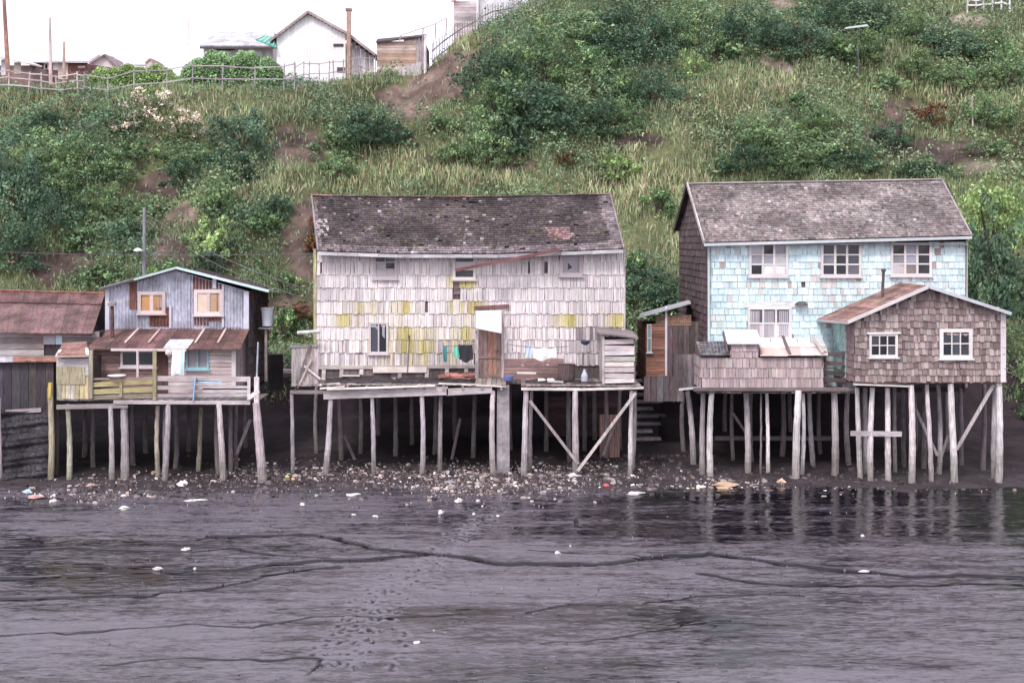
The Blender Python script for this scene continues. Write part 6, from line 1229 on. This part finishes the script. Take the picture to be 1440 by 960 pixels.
fence('top_fence', 'bit of pale fence at the upper right corner of the hill', [1360, 1372, 1384, 1396, 1408, 1420], hit(1385, 16)[1], (.5, .95), .8, col=(.62, .58, .6), r=.06, rr=.05)

t = thing('wire_railing', P(612, 52, 81), 'thin sagging wire rail on three stakes left of the picket fence', 'railing')
pp = [(562, 51, 60), (594, 40, 66), (612, 34, 55), (627, 26, 50)]
for (a, yt, yb) in pp:
    mb = MB(); mb.beam(P(a, yb, 81), P(a + 1, yt, 81), .07, .07, (.32, .26, .27)); mb.build('stake', 'wood_z', t)
for (a, b) in zip(pp[:-1], pp[1:]):
    mb = MB(); mb.beam(P(a[0], a[1], 81), P(b[0], b[1], 81), .045, .045, (.42, .24, .22)); mb.build('rail', 'wood_x', t)
# ================================================================ litter on the beach
r = np.random.default_rng(77)
def chips(n, boxes, smin, smax, pal, seed):
    r = np.random.default_rng(seed); V_, Fc, C_l = [], [], []; cnt = 0
    wts = np.array([b[4] for b in boxes], float); wts /= wts.sum(); which = r.choice(len(boxes), size=n, p=wts)
    for i in range(n):
        b = boxes[which[i]]; px = r.normal(b[0], b[1]); py = r.normal(b[2], b[3]); py = max(py, 640); Y = HC * F / (py - HY)
        Y = min(Y, 51); 
        for _ in range(3): Y = (HC - float(G(X(px, Y), Y))) * F / (py - HY); Y = min(max(Y, 23.5), 54)
        x = X(px, Y); z = max(float(Gb(x, Y)), -.01 if Y < 45.5 else -9); s = smin * (smax / smin) ** (r.random() ** 2.2); an = r.uniform(0, 3.14); e = r.choice([.18, .45, .8]); h = s * r.uniform(.15, .5)
        ca, sa = math.cos(an), math.sin(an); c = np.array(pal[r.integers(len(pal))]) * r.uniform(.7, 1.1)
        k = len(V_); pts = []
        for (u, v) in ((-1, -.8), (.2, -1), (1, -.2), (.7, .9), (-.6, 1)): pts.append((u * s * r.uniform(.7, 1.1), v * s * e * r.uniform(.7, 1.1)))
        for (u, v) in pts: V_.append((x + u * ca - v * sa, Y + u * sa + v * ca, z - .03))
        ox = r.uniform(-.2, .2) * s
        for (u, v) in pts: V_.append((x + (u * ca - v * sa) * .75 + ox, Y + (u * sa + v * ca) * .75, z + h * r.uniform(.6, 1.2) + .02))
        Fc.append((k + 5, k + 6, k + 7, k + 8, k + 9)); C_l.append(c)
        for j in range(5): Fc.append((k + j, k + (j + 1) % 5, k + 5 + (j + 1) % 5, k + 5 + j)); C_l.append(c)
    mb = MB(); mb.v = V_; mb.f = Fc; mb.c = [tuple(q) for q in C_l]; return mb
PALW = [(.60, .53, .51), (.48, .39, .36), (.70, .66, .63), (.60, .52, .48), (.34, .26, .24), (.36, .25, .21), (.16, .12, .12), (.22, .16, .14), (.12, .09, .085), (.24, .19, .19), (.14, .12, .12), (.10, .08, .085), (.36, .30, .31), (.09, .075, .08)]
BX = [(660, 60, 680, 11, 6), (560, 90, 668, 9, 3), (450, 55, 668, 10, 2.2), (740, 60, 675, 12, 3), (800, 50, 668, 10, 1.8), (120, 55, 697, 7, 1.2), (230, 90, 680, 8, 1.4), (1015, 30, 681, 4, 1.3), (890, 40, 668, 10, 1.2), (1150, 150, 686, 6, .6), (620, 240, 694, 10, .35), (340, 40, 668, 8, .5)]
stuff(tag(chips(4600, BX, .018, .14, PALW, 5).build('beach_litter', 'litter'), 'scattered shells, stones and pale scraps of rubbish strewn along the muddy shore', 'litter'))
PALD = [(.07, .055, .06), (.10, .08, .085), (.05, .04, .045), (.14, .11, .11)]
stuff(tag(chips(2600, [(620, 260, 672, 14, 3), (200, 120, 688, 10, 1.2), (1150, 160, 676, 10, 1), (900, 40, 650, 14, .6)], .03, .16, PALD, 6).build('beach_pebbles', 'stone'), 'dark pebbles and clods along the foot of the stilts', 'pebbles'))
MUDC = [(.60, .56, .54), (.5, .42, .4), (.15, .12, .12)]
def ground_at(px, py):
    Y = HC * F / (py - HY)
    for _ in range(4): Y = (HC - float(G(X(px, Y), Y))) * F / (py - HY)
    return X(px, Y), Y, max(float(Gb(X(px, Y), Y)), 0.0 if Y < 45.5 else -9) + .01
def bag(px, py, w, h, col, lab, nm='plastic_bag', cat='bag', mat_='cloth', grp='rubbish on the shore'):
    x, y, z = ground_at(px, py); rx = w / 2 * y / F; rz = h * y / F; mb = MB(); vs_ = []; n, m_ = 9, 5; ph = R.uniform(0, 6)
    for j in range(m_ + 1):
        v = j / m_; rad = math.sin(math.pi * (.12 + .80 * v)) ** .6
        for i in range(n): an = 2 * math.pi * i / n; k = rad * (1 + .3 * math.sin(an * 2 + ph + v * 3)) * R.uniform(.65, 1.25); vs_.append((x + rx * k * math.cos(an), y + rx * .8 * k * math.sin(an), z - .03 + rz * .72 * v * R.uniform(.7, 1.2)))
    fs = [(j * n + i, j * n + (i + 1) % n, (j + 1) * n + (i + 1) % n, (j + 1) * n + i) for j in range(m_) for i in range(n)] + [tuple(range(m_ * n, (m_ + 1) * n))]
    mb.raw(vs_, fs, col); return tag(mb.build(nm, mat_), lab, cat, grp)
WHT = (.60, .57, .55)
bag(257, 684, 14, 10, (.82, .80, .80), 'crumpled white bag lying at the foot of the left deck stilts')
bag(39, 693, 15, 8, (.45, .60, .74), 'pale blue plastic bag at the foot of the black fishing net')
bag(50, 700, 20, 7, (.50, .32, .29), 'reddish sack lying beside the pale blue bag')
bag(129, 686, 14, 7, (.42, .30, .28), 'reddish brown bag behind the row of left deck stilts')
bag(175, 716, 12, 8, (.66, .62, .58), 'pale crumpled lump on the mud below the left deck')
bag(635, 672, 8, 12, (.03, .03, .04), 'black upright plastic bag among the shells under the white house')
bag(633, 678, 20, 7, (.30, .28, .31), 'grey sheet of plastic in front of the upright black bag')
bag(1099, 680, 11, 9, (.70, .48, .36), 'square orange pink bundle right of the yellowish rubbish heap')
bag(1018, 684, 38, 10, (.45, .32, .22), 'widest yellowish brown rubbish heap before the stilts of the low shingled shed', 'rubbish_heap', 'rubbish heap')
bag(985, 686, 14, 7, (.66, .58, .52), 'white and brown rubbish left of the yellowish heap', 'rubbish_heap', 'rubbish heap')
bag(853, 684, 8, 6, (.70, .12, .14), 'small red ball shaped rubbish right of the crossed braces', 'ball', 'ball')
bag(806, 672, 16, 8, (.62, .58, .58), 'pale crumpled plastic at the foot of the crossed braces')
bag(404, 674, 6, 5, (.50, .62, .20), 'tiny lime green scrap near the left end of the shell bank', 'scrap', 'scrap')
bag(412, 678, 7, 5, (.75, .42, .16), 'tiny orange scrap right beside the lime green scrap', 'scrap', 'scrap')
bag(315, 765, 12, 6, (.05, .05, .06), 'dark clod lying on the open mud on the left beside a creek', 'clod', 'clod')
bag(810, 735, 8, 10, (.04, .035, .04), 'small dark stump sticking out of the mud below the crossed braces', 'stump', 'stump', 'stone')
SPT = [(645, 706, 'largest white foam block on the mud just below the shell bank', 10, 9), (620, 722, 'white block with a dark shadow side on the open mud left of the footprints', 8, 8), (666, 724, 'white lump beside the start of the footprints', 6, 6), (425, 710, 'white rounded lump on the mud below the left end of the shell bank', 8, 6), (497, 696, 'oblong white slab lying on the upper mud', 17, 5), (528, 726, 'pale flat scrap on the mud between two small white lumps', 8, 4), (497, 724, 'small white lump left of the pale flat scrap', 6, 4), (895, 694, 'long white scrap on the mud below the stone steps', 22, 5), (784, 778, 'white lump beside the main creek, middle of the mud', 7, 6), (262, 773, 'cream scrap on the mud beside the left creek', 12, 6), (222, 800, 'cream crumpled scrap on the dark wet mud at left', 13, 6), (274, 800, 'small white scrap right of the cream crumpled one', 5, 5), (586, 904, 'bright white scrap on the near mud right of the footprints', 11, 6), (610, 886, 'tiny white scrap above the bright white one on the near mud', 4, 3), (1094, 921, 'small pale scrap alone on the near mud at right', 7, 4), (1215, 803, 'white stick lying over the right creek', 16, 4), (1213, 754, 'pale dot of foam in the reflections of the annex stilts', 7, 5), (802, 768, 'small pale scrap above the main creek near the middle', 4, 4), (275, 703, 'flat pale stick on the mud below the left deck', 24, 3), (700, 726, 'tiny pale lump right of the footprints start', 5, 4), (1290, 790, 'dark sunken stick in the mud at far right', 24, 3), (985, 697, 'dark oval tyre shape sunk in the mud before the rubbish heap', 26, 3)]
for (px, py, lab, w, h) in SPT: bag(px, py, w, h, (.05, .045, .05) if lab.startswith('dark') else jit(WHT, .12), lab, 'scrap', 'scrap')

stuff(tag(chips(2600, [(700, 420, 800, 60, 3), (500, 400, 740, 25, 2), (700, 420, 890, 50, 2.4)], .008, .035, [(.06, .05, .055), (.04, .035, .04), (.09, .075, .08), (.20, .17, .17), (.035, .03, .035), (.3, .27, .27)], 9).build('mud_grit', 'stone'), 'fine dark grit and tiny shell fragments sprinkled over the open mud', 'grit'))
